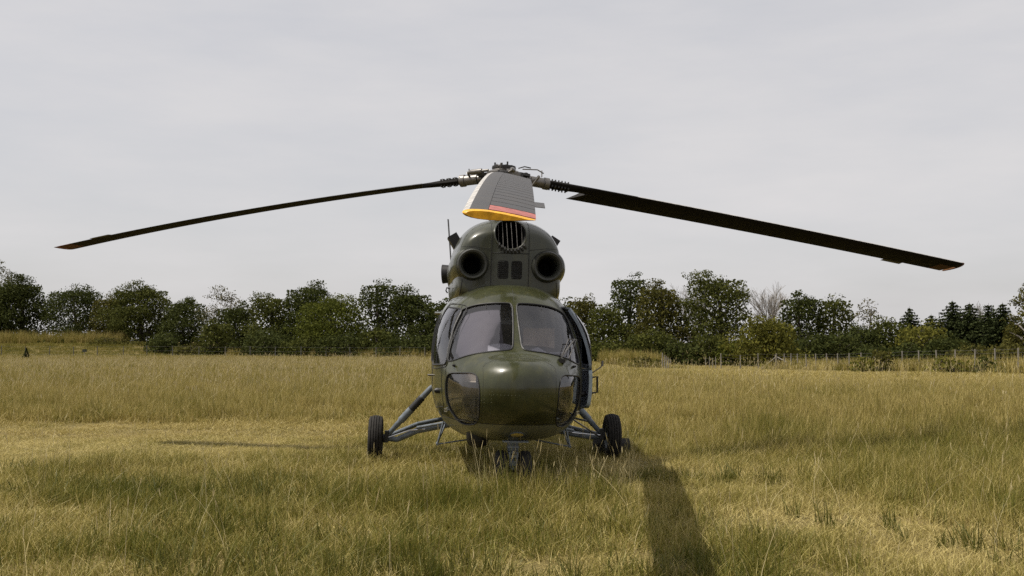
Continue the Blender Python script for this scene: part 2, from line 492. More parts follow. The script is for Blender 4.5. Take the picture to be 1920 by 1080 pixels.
BODY = [  # y, half width, top, bottom, widest height, squareness above and below
    (-3.420, 0.02, 1.08, 1.04, 1.06, 2.0, 2.0), (-3.408, 0.125, 1.175, 0.95, 1.06, 2.1, 2.1), (-3.365, 0.24, 1.255, 0.85, 1.06, 2.2, 2.2),
    (-3.27, 0.36, 1.32, 0.75, 1.05, 2.3, 2.3), (-3.13, 0.475, 1.365, 0.66, 1.05, 2.4, 2.4), (-2.98, 0.57, 1.41, 0.585, 1.06, 2.4, 2.5), (-2.86, 0.61, 1.495, 0.545, 1.07, 2.3, 2.5),
    (-2.66, 0.675, 1.69, 0.50, 1.09, 2.2, 2.6), (-2.42, 0.742, 1.90, 0.47, 1.11, 2.2, 2.7), (-2.20, 0.79, 2.05, 0.45, 1.13, 2.3, 2.8), (-1.92, 0.83, 2.145, 0.43, 1.14, 2.5, 2.9),
    (-1.45, 0.84, 2.185, 0.42, 1.15, 2.8, 2.9), (-0.5, 0.845, 2.20, 0.42, 1.15, 3.0, 2.9), (0.8, 0.84, 2.20, 0.44, 1.15, 3.0, 2.8), (1.8, 0.75, 2.20, 0.62, 1.25, 2.8, 2.6),
    (2.6, 0.54, 2.20, 1.05, 1.55, 2.6, 2.4), (3.3, 0.36, 2.20, 1.50, 1.85, 2.3, 2.2), (4.5, 0.27, 2.19, 1.70, 1.95, 2.1, 2.1), (8.2, 0.15, 2.22, 1.93, 2.08, 2.0, 2.0), (8.45, 0.03, 2.12, 2.04, 2.08, 2.0, 2.0)]
PB = loft(BODY, 6, 112)
bv, bf, BODY_T = shell(PB, 0.022)

COWL = [(-1.690, 0.30, 2.62, 2.10, 2.36, 3.0, 3.0), (-1.675, 0.50, 2.76, 2.02, 2.36, 3.0, 7.0), (-1.62, 0.575, 2.83, 2.0, 2.36, 2.8, 7.0), (-1.50, 0.605, 2.90, 1.98, 2.36, 2.7, 7.0), (-1.30, 0.625, 2.955, 1.95, 2.36, 2.6, 7.0),
        (-0.95, 0.64, 3.00, 1.95, 2.36, 2.5, 7.0), (-0.2, 0.65, 3.03, 1.95, 2.36, 2.5, 7.0), (0.8, 0.64, 3.0, 1.95, 2.36, 2.5, 3.5), (1.7, 0.57, 2.86, 1.98, 2.3, 2.4, 3.0), (2.5, 0.42, 2.6, 2.0, 2.25, 2.2, 2.6), (3.3, 0.2, 2.32, 2.0, 2.16, 2.0, 2.2), (3.5, 0.04, 2.2, 2.1, 2.15, 2.0, 2.0)]
PC = loft(COWL, 6, 96)
cv, cf, COWL_T = shell(PC, 0.02)

def hit_px(px, py, tree):
    """point of the fuselage seen at a pixel of the photograph (1920 wide), in helicopter coordinates"""
    d = Vector(((px - 960) / 2000.0, -(py - 540) / 2000.0, -1.0))
    d = (CAM_M.to_3x3() @ d)
    d = (HINV.to_3x3() @ d).normalized(); o = HINV @ cam.location
    h = tree.ray_cast(o, d)
    return h[0]

def on(tree, x=None, y=None, z=None, off=0.0, side=1):
    """project onto a skin: from the front (x, z) or from a side (y, z) or from above (x, y)"""
    if y is None:
        h = tree.ray_cast(Vector((x, -9, z)), Vector((0, 1, 0)))
    elif x is None:
        h = tree.ray_cast(Vector((side * 4, y, z)), Vector((-side, 0, 0)))
    else:
        h = tree.ray_cast(Vector((x, y, 9)), Vector((0, 0, -1)))
    if h[0] is None:
        return None
    n = h[1]
    return h[0] + n * off

def outline_front(zoom, ox, oy, s, tree):
    pts = []
    for (a, b) in zoom:
        h = hit_px(ox + a / s, oy + b / s, tree)
        if h is not None:
            pts.append((h.x, h.z))
    return pts

# window outlines, read off the left half and mirrored
WS = [(x, z) for x, z in outline_front([(425, 345), (560, 285), (720, 262), (900, 258), (960, 268), (968, 400), (968, 600), (966, 715), (900, 728), (700, 742), (520, 775), (335, 845), (318, 810), (345, 690), (378, 520)], 780, 520, 5.3333, BODY_T)]
WS = chaikin(WS, 2)
CH = [(x, z) for x, z in outline_front([(318, 215), (440, 212), (600, 212), (632, 330), (634, 500), (622, 715), (500, 728), (420, 690), (330, 560), (300, 420), (302, 300)], 780, 660, 5.3333, BODY_T)]
CH = chaikin(CH, 2)
SIDE = rounded([(-2.50, 1.27), (-2.20, 1.86), (-1.58, 1.90), (-1.54, 1.25)], 0.09)
DOOR = rounded([(-2.38, 0.82), (-2.36, 1.27), (-2.12, 1.92), (-1.42, 1.96), (-1.38, 0.74)], 0.07)
REAR = rounded([(-1.16, 1.28), (-1.16, 1.82), (-0.62, 1.82), (-0.62, 1.28)], 0.1)

cut = MB()
mir = lambda P: [(-x, z) for x, z in reversed(P)]
prism(cut, WS, 'y', -3.7, -2.12); prism(cut, mir(WS), 'y', -3.7, -2.12)
prism(cut, CH, 'y', -3.7, -2.42); prism(cut, mir(CH), 'y', -3.7, -2.42)
prism(cut, SIDE, 'x', -1.3, -0.45); prism(cut, DOOR, 'x', 0.45, 1.3)
prism(cut, REAR, 'x', -1.3, -0.5); prism(cut, REAR, 'x', 0.5, 1.3)
cm = cut.mesh('cut', 0)
bm_ = bmesh.new(); bm_.from_mesh(cm); bmesh.ops.recalc_face_normals(bm_, faces=bm_.faces); bm_.to_mesh(cm); bm_.free()
bme = bpy.data.meshes.new('fuselage'); bme.from_pydata(bv, [], bf); bme.update()
bme = boolean(bme, cm); finish(bme, 38)
body = link('fuselage', bme, 'paint', heli)

# engine cowling with the oil-cooler mouth cut through
MOUTH = [(0.0 + 0.185 * math.copysign(abs(math.cos(t)) ** 0.85, math.cos(t)), 2.765 + 0.185 * math.sin(t)) for t in np.linspace(0, 2 * math.pi, 40, endpoint=False)]
cut = MB(); prism(cut, MOUTH, 'y', -2.2, -0.9)
for s in (-1, 1):
    prism(cut, [(s * 0.430 + 0.135 * math.cos(t), 2.395 + 0.135 * math.sin(t)) for t in np.linspace(0, 2 * math.pi, 32, endpoint=False)], 'y', -2.2, -1.0)
cm = cut.mesh('cut', 0); bm_ = bmesh.new(); bm_.from_mesh(cm); bmesh.ops.recalc_face_normals(bm_, faces=bm_.faces); bm_.to_mesh(cm); bm_.free()
cme = bpy.data.meshes.new('engine_cowling'); cme.from_pydata(cv, [], cf); cme.update()
cme = boolean(cme, cm); finish(cme, 38)
cowl = link('engine_cowling', cme, 'cowl', heli)

def patch(poly, proj, rings=7, off=0.0, name='p'):
    """sheet following a skin inside a star-shaped outline"""
    c = (sum(p[0] for p in poly) / len(poly), sum(p[1] for p in poly) / len(poly))
    v = []; n = len(poly)
    for r in range(rings, 0, -1):
        k = r / rings
        for p in poly:
            v.append(proj(c[0] + (p[0] - c[0]) * k, c[1] + (p[1] - c[1]) * k))
    v.append(proj(*c)); f = []
    for r in range(rings - 1):
        for i in range(n):
            f.append((r * n + i, r * n + (i + 1) % n, (r + 1) * n + (i + 1) % n, (r + 1) * n + i))
    for i in range(n):
        f.append(((rings - 1) * n + i, (rings - 1) * n + (i + 1) % n, rings * n))
    me = bpy.data.meshes.new(name); me.from_pydata([tuple(p) for p in v], [], f); me.update(); finish(me, 60)
    return me

def grow(poly, d):
    c = (sum(p[0] for p in poly) / len(poly), sum(p[1] for p in poly) / len(poly))
    o = []
    for p in poly:
        L_ = math.hypot(p[0] - c[0], p[1] - c[1]); o.append((c[0] + (p[0] - c[0]) * (1 + d / L_), c[1] + (p[1] - c[1]) * (1 + d / L_)))
    return o

def front(tree, off):
    def f(x, z):
        p = on(tree, x=x, z=z, off=off)
        return p if p is not None else Vector((x, -2.8, z))
    return f
def sidep(tree, off, s):
    def f(y, z):
        p = on(tree, y=y, z=z, off=off, side=s)
        return p if p is not None else Vector((s * 0.8, y, z))
    return f

for P_, nm, mt in ((WS, 'windshield', 'glass'), (mir(WS), 'windshield', 'glass'), (CH, 'chin_window', 'chinglass'), (mir(CH), 'chin_window', 'chinglass')):
    g = link(nm, patch(grow(P_, 0.004), front(BODY_T, -0.008), 7, name=nm), mt, heli)
    fr = front(BODY_T, 0.001)
    MB().tube([fr(*q) for q in grow(P_, 0.004)], 0.0085 if nm == 'windshield' else 0.007, 6, closed=True).build('gasket', 'gasket', g)
for P_, s, nm in ((SIDE, -1, 'side_window'), (REAR, -1, 'cabin_window'), (REAR, 1, 'cabin_window')):
    g = link(nm, patch(grow(P_, 0.004), sidep(BODY_T, 0.004, s), 6, name=nm), 'glass', heli)
    sp = sidep(BODY_T, 0.002, s)
    MB().tube([sp(*q) for q in grow(P_, 0.006)], 0.011, 6, closed=True).build('gasket', 'gasket', g)
    if nm == 'side_window':
        MB().tube([sp(-2.06, 1.27), sp(-2.06, 1.5), sp(-2.06, 1.7), sp(-2.06, 1.88)], 0.010, 6).build('window_bar', 'gasket', g)
        sl = MB(); sl.tube([sp(y, z) for y, z in grow(P_, 0.05)], 0.005, 5, closed=True); sl.build('seam', 'seam', g)
# closed door on the far side: its seam and handle
DL = DOOR
sp = sidep(BODY_T, 0.0, -1)
MB().tube([sp(y, z) for y, z in DL], 0.0045, 5, closed=True).build('door_seam', 'seam', heli)
hb = MB(); a = sp(-1.55, 1.12); hb.tube([a + Vector((0.01, 0, 0)), a + Vector((-0.05, 0, 0)), a + Vector((-0.055, -0.12, 0.01)), a + Vector((0.005, -0.13, 0.01))], 0.009, 6); hb.build('door_handle', 'hub', heli)

# rims of the open doorway
sp = sidep(BODY_T, -0.006, 1)
MB().tube([sp(y, z) for y, z in DOOR], 0.012, 6, closed=True).build('doorway_seal', 'gasket', heli)

# open door: the same skin swung outward about its rear edge
hinge = Vector((0.85, -1.38, 0)); ang = R(6.0)
DR = Matrix.Translation(hinge + Vector((0.012, 0.01, 0))) @ Matrix.Rotation(ang, 4, 'Z') @ Matrix.Translation(-hinge)
door = empty('door', parent=heli); door.matrix_local = DR; door['label'] = 'cockpit door standing open'
def ringband(outer, inner, mbx, fo, fi):
    n = len(outer); assert n == len(inner)
    V = [fo(*q) for q in outer] + [fo(*q) for q in inner] + [fi(*q) for q in outer] + [fi(*q) for q in inner]
    F = []
    for i in range(n):
        j = (i + 1) % n
        F += [(i, j, n + j, n + i), (2 * n + i, 3 * n + i, 3 * n + j, 2 * n + j), (i, 2 * n + i, 2 * n + j, j), (n + i, n + j, 3 * n + j, 3 * n + i)]
    mbx.add(V, F)
so = sidep(BODY_T, 0.0, 1); si = sidep(BODY_T, -0.03, 1)
DUP = [(-2.355, 1.25), (-2.12, 1.91), (-1.43, 1.95), (-1.385, 1.25)]
DWIN_ = [(-2.285, 1.30), (-2.085, 1.84), (-1.50, 1.88), (-1.46, 1.30)]
UP = rounded(DUP, 0.07, 5, 6); DWIN = rounded(DWIN_, 0.07, 5, 6)
dv = MB(); ringband(UP, DWIN, dv, so, si); dv.build('door_frame', 'doorpanel', door)
LOW = rounded([(-2.375, 0.84), (-2.355, 1.245), (-1.385, 1.245), (-1.385, 0.76)], 0.07)
link('door_panel', patch(LOW, so, 5, name='door_panel'), 'paint', door)
link('door_lining', patch(LOW, si, 5, name='door_lining'), 'doorpanel', door)
ed = MB(); ringband(LOW, grow(LOW, -0.03), ed, sidep(BODY_T, 0.001, 1), sidep(BODY_T, -0.036, 1)); ed.build('door_edge', 'interior', door)
gp = sidep(BODY_T, -0.002, 1)
def bulge(y, z):
    p = gp(y, z); k = max(0, 1 - ((y + 1.9) / 0.46) ** 2) * max(0, 1 - ((z - 1.57) / 0.31) ** 2)
    return p + Vector((0.045 * k, 0, 0))
link('door_window', patch(grow(DWIN, 0.004), bulge, 6, name='door_window'), 'glass', door)
MB().tube([gp(*q) for q in grow(DWIN, 0.003)], 0.010, 6, closed=True).build('gasket', 'gasket', door)
h_ = MB(); a = so(-2.26, 1.16); h_.tube([a, a + Vector((0.06, 0, 0.01)), a + Vector((0.065, 0.01, -0.16)), a + Vector((0.0, 0.01, -0.17))], 0.012, 6); h_.build('door_handle', 'black', door)
h_ = MB(); h_.tube([a + Vector((0, 0, 0.05)), a + Vector((0.10, -0.02, 0.12)), a + Vector((0.105, -0.02, 0.155))], 0.007, 6); h_.box(a + Vector((0.108, -0.02, 0.155)), (0.016, 0.04, 0.06)); h_.build('door_mirror', 'hub', door)

# seams: nose panel arch, chin seam, forehead centre line, roof lines
def seam_front(pts, tree, r=0.003, off=0.0, it=0):
    P_ = []
    for i in range(len(pts) - 1):
        for k in range(8):
            t = k / 8; P_.append((pts[i][0] * (1 - t) + pts[i + 1][0] * t, pts[i][1] * (1 - t) + pts[i + 1][1] * t))
    P_.append(pts[-1])
    q = [on(tree, x=x, z=z, off=off) for x, z in P_]; q = [p for p in q if p is not None]
    return q
sm = MB()
arch = []
for (a, b) in [(672, 960), (668, 900), (690, 870), (760, 835), (850, 812), (960, 802)]:
    p = hit_px(780 + a / 5.333, 520 + b / 5.333, BODY_T); arch.append((p.x, p.z))
ax = arch[0][0]
arch = [(ax, 0.71), (ax, 1.0)] + arch
arch = arch + [(-x, z) for x, z in reversed(arch[:-1])]
sm.tube(seam_front(arch, BODY_T), 0.0018, 5)
sm.tube(seam_front([(-0.78, 0.70), (-0.5, 0.70), (0, 0.70), (0.5, 0.70), (0.78, 0.70)], BODY_T), 0.004, 5)
sm.tube(seam_front([(0, 1.955), (0, 2.13)], BODY_T), 0.0022, 5)
for s in (-1, 1):
    p = [on(BODY_T, x=s * x, y=y) for x, y in ((0.30, -2.38), (0.30, -2.2), (0.30, -2.0), (0.3, -1.8))]; sm.tube(p, 0.0022, 5)
    sp = sidep(BODY_T, 0.0, s)
    sm.tube([sp(-2.50, z) for z in np.linspace(0.62, 1.28, 9)], 0.0035, 5)
    sm.tube([sp(-1.30, z) for z in np.linspace(0.6, 2.1, 14)], 0.0035, 5)
    sm.tube([on(BODY_T, x=s * x, y=-1.9) for x in np.linspace(0.3, 0.80, 9)], 0.003, 5)
    sm.tube([on(BODY_T, y=y, z=2.0 - 0.0 * y, side=s) for y in np.linspace(-2.1, -0.5, 12)], 0.003, 5)
sm.build('panel_seam', 'seam', body)
sm = MB()
for s in (-1, 1):
    sm.tube(seam_front([(s * 0.215, 2.12), (s * 0.215, 2.55), (s * 0.215, 2.95)], COWL_T), 0.0055, 5)
    sm.tube(seam_front([(s * 0.56, 2.05), (s * 0.54, 2.22)], COWL_T), 0.0055, 5)
    sm.tube(seam_front([(s * 0.215, 2.575), (s * 0.40, 2.60), (s * 0.56, 2.60)], COWL_T), 0.003, 5)
sm.tube(seam_front([(-0.215, 2.535), (0.215, 2.535)], COWL_T), 0.0055, 5)
sm.tube(seam_front([(-0.215, 2.125), (0.215, 2.125)], COWL_T), 0.0055, 5)
sm.build('panel_seam', 'seam', cowl)

# rivet rows
def rivets(lines, tree, name, parent, sp=0.035, r=0.0034):
    mb = MB()
    for ln in lines:
        for i in range(len(ln) - 1):
            a = Vector(ln[i]); b = Vector(ln[i + 1]); n = max(1, int((b - a).length / sp))
            for k in range(n):
                q = a.lerp(b, k / n); p = on(tree, x=q.x, z=q.y, off=0.0)
                if p is None:
                    continue
                nm = tree.find_nearest(p)[1]
                if nm is None: continue
                t = nm.orthogonal().normalized() * r; u = nm.cross(t).normalized() * r
                mb.add([p + t, p + u, p - t, p - u, p + nm * r * 0.7], [(0, 1, 4), (1, 2, 4), (2, 3, 4), (3, 0, 4)])
    o = mb.build(name, 'rivet', parent, 0); o['kind'] = 'stuff'
lines = [grow(WS, 0.022) + [grow(WS, 0.022)[0]], grow(mir(WS), 0.022) + [grow(mir(WS), 0.022)[0]],
         [(0, 1.36), (0, 1.42)], [(-0.012, 1.42), (-0.012, 1.95)], [(0.012, 1.42), (0.012, 1.95)], [(-0.3, 1.97), (-0.3, 2.1)], [(0.3, 1.97), (0.3, 2.1)], [(0.01, 1.97), (0.01, 2.12)],
         [(-0.42, 1.965), (0.42, 1.965)], grow(CH, 0.02) + [grow(CH, 0.02)[0]], [(-0.3, 1.0), (0.3, 1.0)], [(x, z) for x, z in [(p[0] * 0.96, p[1] - 0.012) for p in arch]]]
rivets(lines + [[(-0.6, 0.73), (0.6, 0.73)], [(-0.28, 0.74), (-0.28, 1.25)], [(0.28, 0.74), (0.28, 1.25)], [(-0.6, 1.36), (-0.3, 1.40)], [(0.3, 1.40), (0.6, 1.36)], [(-0.6, 1.93), (-0.3, 2.04)], [(0.3, 2.04), (0.6, 1.93)]], BODY_T, 'rivets', body, 0.035, 0.0042)
rivets([[(-0.235, 2.14), (-0.235, 2.9)], [(0.235, 2.14), (0.235, 2.9)], [(-0.2, 2.145), (0.2, 2.145)], [(-0.2, 2.515), (0.2, 2.515)], [(-0.2, 2.14), (-0.2, 2.52)], [(0.2, 2.14), (0.2, 2.52)], [(0, 2.15), (0, 2.5)]], COWL_T, 'rivets', cowl, 0.03)

# intakes, nacelles, exhausts, vents
for s in (-1, 1):
    nac = loft([(-1.70, 0.135, 2.535, 2.265, 2.40, 2, 2), (-1.64, 0.180, 2.585, 2.215, 2.40, 2, 2), (-1.3, 0.225, 2.62, 2.16, 2.38, 2, 2), (-0.7, 0.235, 2.62, 2.12, 2.36, 2, 2), (0.1, 0.22, 2.58, 2.1, 2.34, 2, 2), (0.7, 0.10, 2.45, 2.2, 2.33, 2, 2)], 5, 40, x0=s * 0.455)
    # open front: the ring closes it
    v, f = rings_mesh(nac, cap=False)
    mb = MB().add(v, f); mb.build('nacelle', 'cowl', heli)
    c = (s * 0.430, -1.715, 2.395)
    mb = MB(); mb.lathe([(0.176, 0.05), (0.181, 0.0), (0.176, -0.035), (0.160, -0.058), (0.138, -0.054), (0.120, -0.03), (0.110, 0.02), (0.104, 0.10)], c, (0, 1, 0), 40)
    ring = mb.build('air_intake', 'lip', heli)
    mb = MB(); mb.lathe([(0.106, 0.10), (0.10, 0.3), (0.09, 0.60), (0.001, 0.60)], c, (0, 1, 0), 32); mb.build('intake_duct', 'ductshade', ring)
    mb = MB(); mb.lathe([(0.180, -0.005), (0.184, -0.005), (0.185, 0.01), (0.180, 0.02)], c, (0, 1, 0), 40); mb.build('intake_clamp', 'seam', ring)
    d = Vector((s * 1.0, 0.18, -0.05))
    mb = MB(); mb.lathe([(0.108, 0.0), (0.112, 0.10), (0.122, 0.19), (0.113, 0.19), (0.10, 0.05), (0.001, 0.05)], (s * 0.55, -0.25, 2.375), d, 28); mb.build('exhaust_pipe', 'black', heli)
    rot = Matrix.Rotation(s * R(32), 3, 'Y')
    mb = MB(); cc = Vector((s * 0.60, -0.62, 2.75))
    for q in ((0.055, 0, 0.01, 0.2), (-0.055, 0, 0.01, 0.2)):
        mb.box(cc + rot @ Vector((q[0], 0, 0)), (0.012, 0.26, 0.17), rot)
    mb.box(cc + rot @ Vector((0, -0.124, 0)), (0.098, 0.012, 0.17), rot); mb.box(cc + rot @ Vector((0, 0.124, 0)), (0.098, 0.012, 0.17), rot); mb.box(cc + rot @ Vector((0, 0, -0.05)), (0.096, 0.236, 0.02), rot)
    mb.build('cooler_outlet', 'black', heli)
# oil cooler mouth: rim, bars, dark duct, the drain pipes below
rimf = front(COWL_T, 0.002)
mo = MB(); mo.tube([rimf(*q) for q in MOUTH], 0.011, 6, closed=True); mouth = mo.build('cooler_intake', 'cowl', heli)
du = MB(); n = len(MOUTH)
P0 = [rimf(*q) - Vector((0, -0.01, 0)) for q in MOUTH]
du.add(P0 + [Vector((p.x * 0.9, -0.6, 2.765 + (p.z - 2.765) * 0.9)) for p in P0], [(i, (i + 1) % n, n + (i + 1) % n, n + i) for i in range(n)] + [tuple(range(n, 2 * n))]); du.build('intake_duct', 'ductshade', mouth)
for k in range(6):
    x = -0.135 + 0.054 * k; zz = 0.185 * math.sqrt(max(0, 1 - (x / 0.19) ** 2))
    p = [rimf(x, 2.765 - zz - 0.006), rimf(x, 2.765 + zz + 0.006)]
    b_ = MB(); b_.tube([p[0], p[0].lerp(p[1], 0.35) + Vector((0, -0.012, 0)), p[0].lerp(p[1], 0.7) + Vector((0, -0.012, 0)), p[1]], 0.0034, 6); b_.build('grille_bar', 'hub', mouth)
dp = MB()
for k in range(9):
    t = -0.85 + k * 0.21; x = 0.19 * math.sin(t) + 0.015; z = 2.765 - 0.19 * math.cos(t)
    a = rimf(x, z - 0.002); b = rimf(x * 1.12 + 0.006, z - 0.045)
    dp.tube([a + Vector((0, -0.005, 0.012)), a + Vector((0, -0.025, -0.012)), b + Vector((0, -0.004, 0))], 0.012, 6)
dp.build('drain_pipes', 'hubdark', mouth)
for s in (-1, 1):
    c = (s * 0.078, 2.345)
    W_ = [(c[0] + dx * 0.062, c[1] + dz * 0.105) for dx, dz in ((-1, -1), (-1, 1), (1, 1), (1, -1))]
    vent = link('vent_mesh', patch(chaikin(W_, 1) if False else [(c[0] + 0.062 * math.copysign(abs(math.cos(t)) ** 0.3, math.cos(t)), c[1] + 0.105 * math.copysign(abs(math.sin(t)) ** 0.3, math.sin(t))) for t in np.linspace(0.01, 2 * math.pi + 0.01, 28, endpoint=False)], front(COWL_T, 0.002), 3, name='vent_mesh'), 'ductshade', cowl)  # dark sheet on the skin, painting the shade of an opening behind the wires
    fr_ = front(COWL_T, 0.005); vb = MB()
    for k in range(9):
        z = c[1] - 0.09 + 0.0225 * k; vb.tube([fr_(c[0] - 0.057, z), fr_(c[0], z), fr_(c[0] + 0.057, z)], 0.0028, 4)
    for k in range(6):
        x = c[0] - 0.045 + 0.018 * k; vb.tube([fr_(x, c[1] - 0.1), fr_(x, c[1]), fr_(x, c[1] + 0.1)], 0.0025, 4)
    vb.build('mesh_wire', 'hubdark', vent, 0)

# cockpit interior
mb = MB(); mb.box((0, -1.88, 0.70), (1.06, 1.3, 0.03)); mb.build('cabin_floor', 'interior', heli)
mb = MB(); mb.box((0.41, -1.38, 1.33), (0.56, 0.04, 1.16)); mb.box((-0.41, -1.38, 1.33), (0.56, 0.04, 1.16)); mb.box((0, -1.40, 1.83), (0.27, 0.03, 0.2)); mb.build('bulkhead', 'interior', heli)
for s in (-1, 1):
    st = MB(); st.box((s * 0.36, -1.84, 1.02), (0.42, 0.44, 0.1)); st.box((s * 0.36, -1.62, 1.36), (0.36, 0.09, 0.66), Matrix.Rotation(R(-8), 3, 'X')); st.box((s * 0.36, -1.84, 0.84), (0.3, 0.34, 0.26))
    st.build('pilot_seat', 'seat', heli)
    for q in (-0.09, 0.09):
        pd = MB(); pd.box((s * 0.42 + q, -2.72, 0.92), (0.09, 0.03, 0.14), Matrix.Rotation(R(-25), 3, 'X')); pd.tube([(s * 0.42 + q, -2.70, 0.88), (s * 0.42 + q, -2.55, 0.73)], 0.012, 6)
        pd.build('rudder_pedal', 'hub', heli)
    sk = MB(); sk.tube([(s * 0.36, -2.05, 0.72), (s * 0.36, -2.1, 1.05), (s * 0.36, -2.16, 1.25)], [0.014, 0.014, 0.02], 8); sk.build('control_stick', 'black', heli)
cp = MB()
def coam(x):  # curved hood behind the windscreen
    return -2.66 + 0.10 * (x / 0.5) ** 2
V = []
for x in np.linspace(-0.26, 0.58, 13):
    y = coam(x); zt = 1.475 - 0.05 * (abs(x - 0.16) / 0.42) ** 2
    V += [(x, y - 0.02, 1.40), (x, y, zt), (x, y + 0.25, zt + 0.015), (x, y + 0.26, 1.15), (x, y + 0.02, 1.12)]
F = []
for i in range(12):
    for k in range(5):
        F.append((i * 5 + k, i * 5 + (k + 1) % 5, (i + 1) * 5 + (k + 1) % 5, (i + 1) * 5 + k))
cp.add(V, F + [tuple(range(5)), tuple(range(64, 59, -1))]); cp.build('instrument_panel', 'black', heli)
def block(poly, off, depth, name, mat):
    f_ = front(BODY_T, off); F0 = [f_(*q) for q in poly]; n = len(poly)
    MB().add(F0 + [p + Vector((0, depth, 0)) for p in F0], [tuple(range(n - 1, -1, -1)), tuple(range(n, 2 * n))] + [(i, (i + 1) % n, n + (i + 1) % n, n + i) for i in range(n)]).build(name, mat, heli, 30)
block([(-0.31, 1.40), (-0.2, 1.41), (-0.03, 1.42), (-0.03, 1.505), (-0.12, 1.525), (-0.24, 1.52), (-0.305, 1.50)], -0.03, 0.2, 'instrument_box', 'dash')
block([(0.09, 1.41), (0.22, 1.405), (0.37, 1.40), (0.35, 1.44), (0.23, 1.505), (0.13, 1.47)], -0.04, 0.16, 'gauge_hood', 'dash')
fl = front(BODY_T, -0.075)
scr = []
sc_poly = [(x * 1, z) for x, z in grow(WS, -0.015) if x < -0.13]
sc_poly = sorted(sc_poly, key=lambda p: math.atan2(p[1] - 1.68, p[0] + 0.38))
link('sun_screen', patch(sc_poly, front(BODY_T, -0.06), 5, name='sun_screen'), 'shade', heli)
mb = MB(); q = front(BODY_T, -0.05); mb.box(q(0.0, 1.93) + Vector((0, 0.06, -0.05)), (0.05, 0.04, 0.08)); mb.build('compass', 'white', heli)
mb = MB(); mb.tube([q(x, 1.45 + 0.0 * x) + Vector((0, 0.02, 0)) for x in np.linspace(0.1, 0.58, 8)], 0.010, 6); mb.build('demister_pipe', 'dash', heli)

# wiper, lamps, pitot, small fittings on the nose
fo = front(BODY_T, 0.03)
def P3(px, py, off=0.03):
    h = hit_px(px, py, BODY_T)
    if h is None: return None
    return h + BODY_T.find_nearest(h)[1] * off
wp = MB()
a, b, c_ = P3(1050, 674, .02), P3(1070, 640, .05), P3(1066, 640, .045)
wp.tube([a, b], 0.009, 6); wp.tube([P3(1064, 674, .02), P3(1073, 642, .05)], 0.006, 6); wp.tube([P3(1050, 672, 0.03), P3(1062, 640, 0.03)], 0.005, 6); wp.tube([P3(1060, 640, .045), P3(1074, 641, .05)], 0.006, 6)
wiper = wp.build('windshield_wiper', 'hub', heli)
wm = MB()
p = P3(1052, 678, 0.012); wm.box(p, (0.07, 0.05, 0.04))
wm.build('wiper_motor', 'black', wiper)
for px, py in ((853, 686), (1075, 688)):
    p = P3(px, py, 0.0); nrm = BODY_T.find_nearest(p)[1]
    mb = MB(); mb.lathe([(0.014, -0.01), (0.014, 0.02), (0.008, 0.03), (0.001, 0.03)], p, nrm, 12); mb.build('washer_nozzle', 'black', heli)
p = Vector((0.015, -3.02, 0.0)); hh = BODY_T.ray_cast(Vector((0.01, -2.99, 0.0)), Vector((0, 0, 1)))
p, nrm = hh[0], hh[1]
mb = MB(); mb.lathe([(0.075, -0.005), (0.078, 0.006), (0.070, 0.010)], p, nrm, 28); lampo = mb.build('landing_lamp', 'gear', heli)
mb = MB(); mb.lathe([(0.070, 0.006), (0.05, 0.016), (0.02, 0.021), (0.0005, 0.022)], p, nrm, 28); mb.build('lamp_lens', 'lamp', lampo)
hh = BODY_T.ray_cast(Vector((-0.36, -2.45, 0.0)), Vector((0, 0, 1)))[0]
mb = MB(); mb.lathe([(0.12, -0.05), (0.118, 0.03), (0.10, 0.08), (0.06, 0.105), (0.0005, 0.11)], hh, (0, 0, -1), 28); mb.build('belly_searchlight', 'black', heli)
mb = MB(); mb.box((0.0, -2.93, 0.515), (0.26, 0.14, 0.012)); mb.build('belly_plate', 'gear', heli)
for s in (-1, 1):
    q = sidep(BODY_T, 0.0, s)(-2.25, 0.98)
    mb = MB(); mb.lathe([(0.03, -0.01), (0.03, 0.03), (0.018, 0.05), (0.0005, 0.052)], q, (s, 0, 0), 16); mb.build('position_light', 'black', heli)
    q = sidep(BODY_T, 0.0, s)(-2.45, 0.80)
    mb = MB(); mb.box(q + Vector((s * 0.01, 0, 0)), (0.03, 0.06, 0.012)); mb.box(q + Vector((s * 0.01, 0, -0.025)), (0.03, 0.06, 0.012)); mb.build('door_hinge', 'chrome', heli)
q = sidep(BODY_T, 0.0, 1)(-2.2, 0.70); mb = MB(); mb.box(q + Vector((0.06, 0, 0.0)), (0.16, 0.10, 0.018), Matrix.Rotation(R(12), 3, 'Y')); mb.build('foot_plate', 'black', heli)
q = on(COWL_T, y=-1.0, z=2.12, side=-1) + Vector((0, 0.3, 0))
mb = MB(); mb.tube([q + Vector((-0.02, -0.3, 0.02)), q + Vector((-0.06, -0.3, 0.035)), q + Vector((-0.07, -0.3, 0.0)), q + Vector((-0.05, -0.3, -0.03))], 0.009, 6); mb.build('grab_ring', 'black', heli)

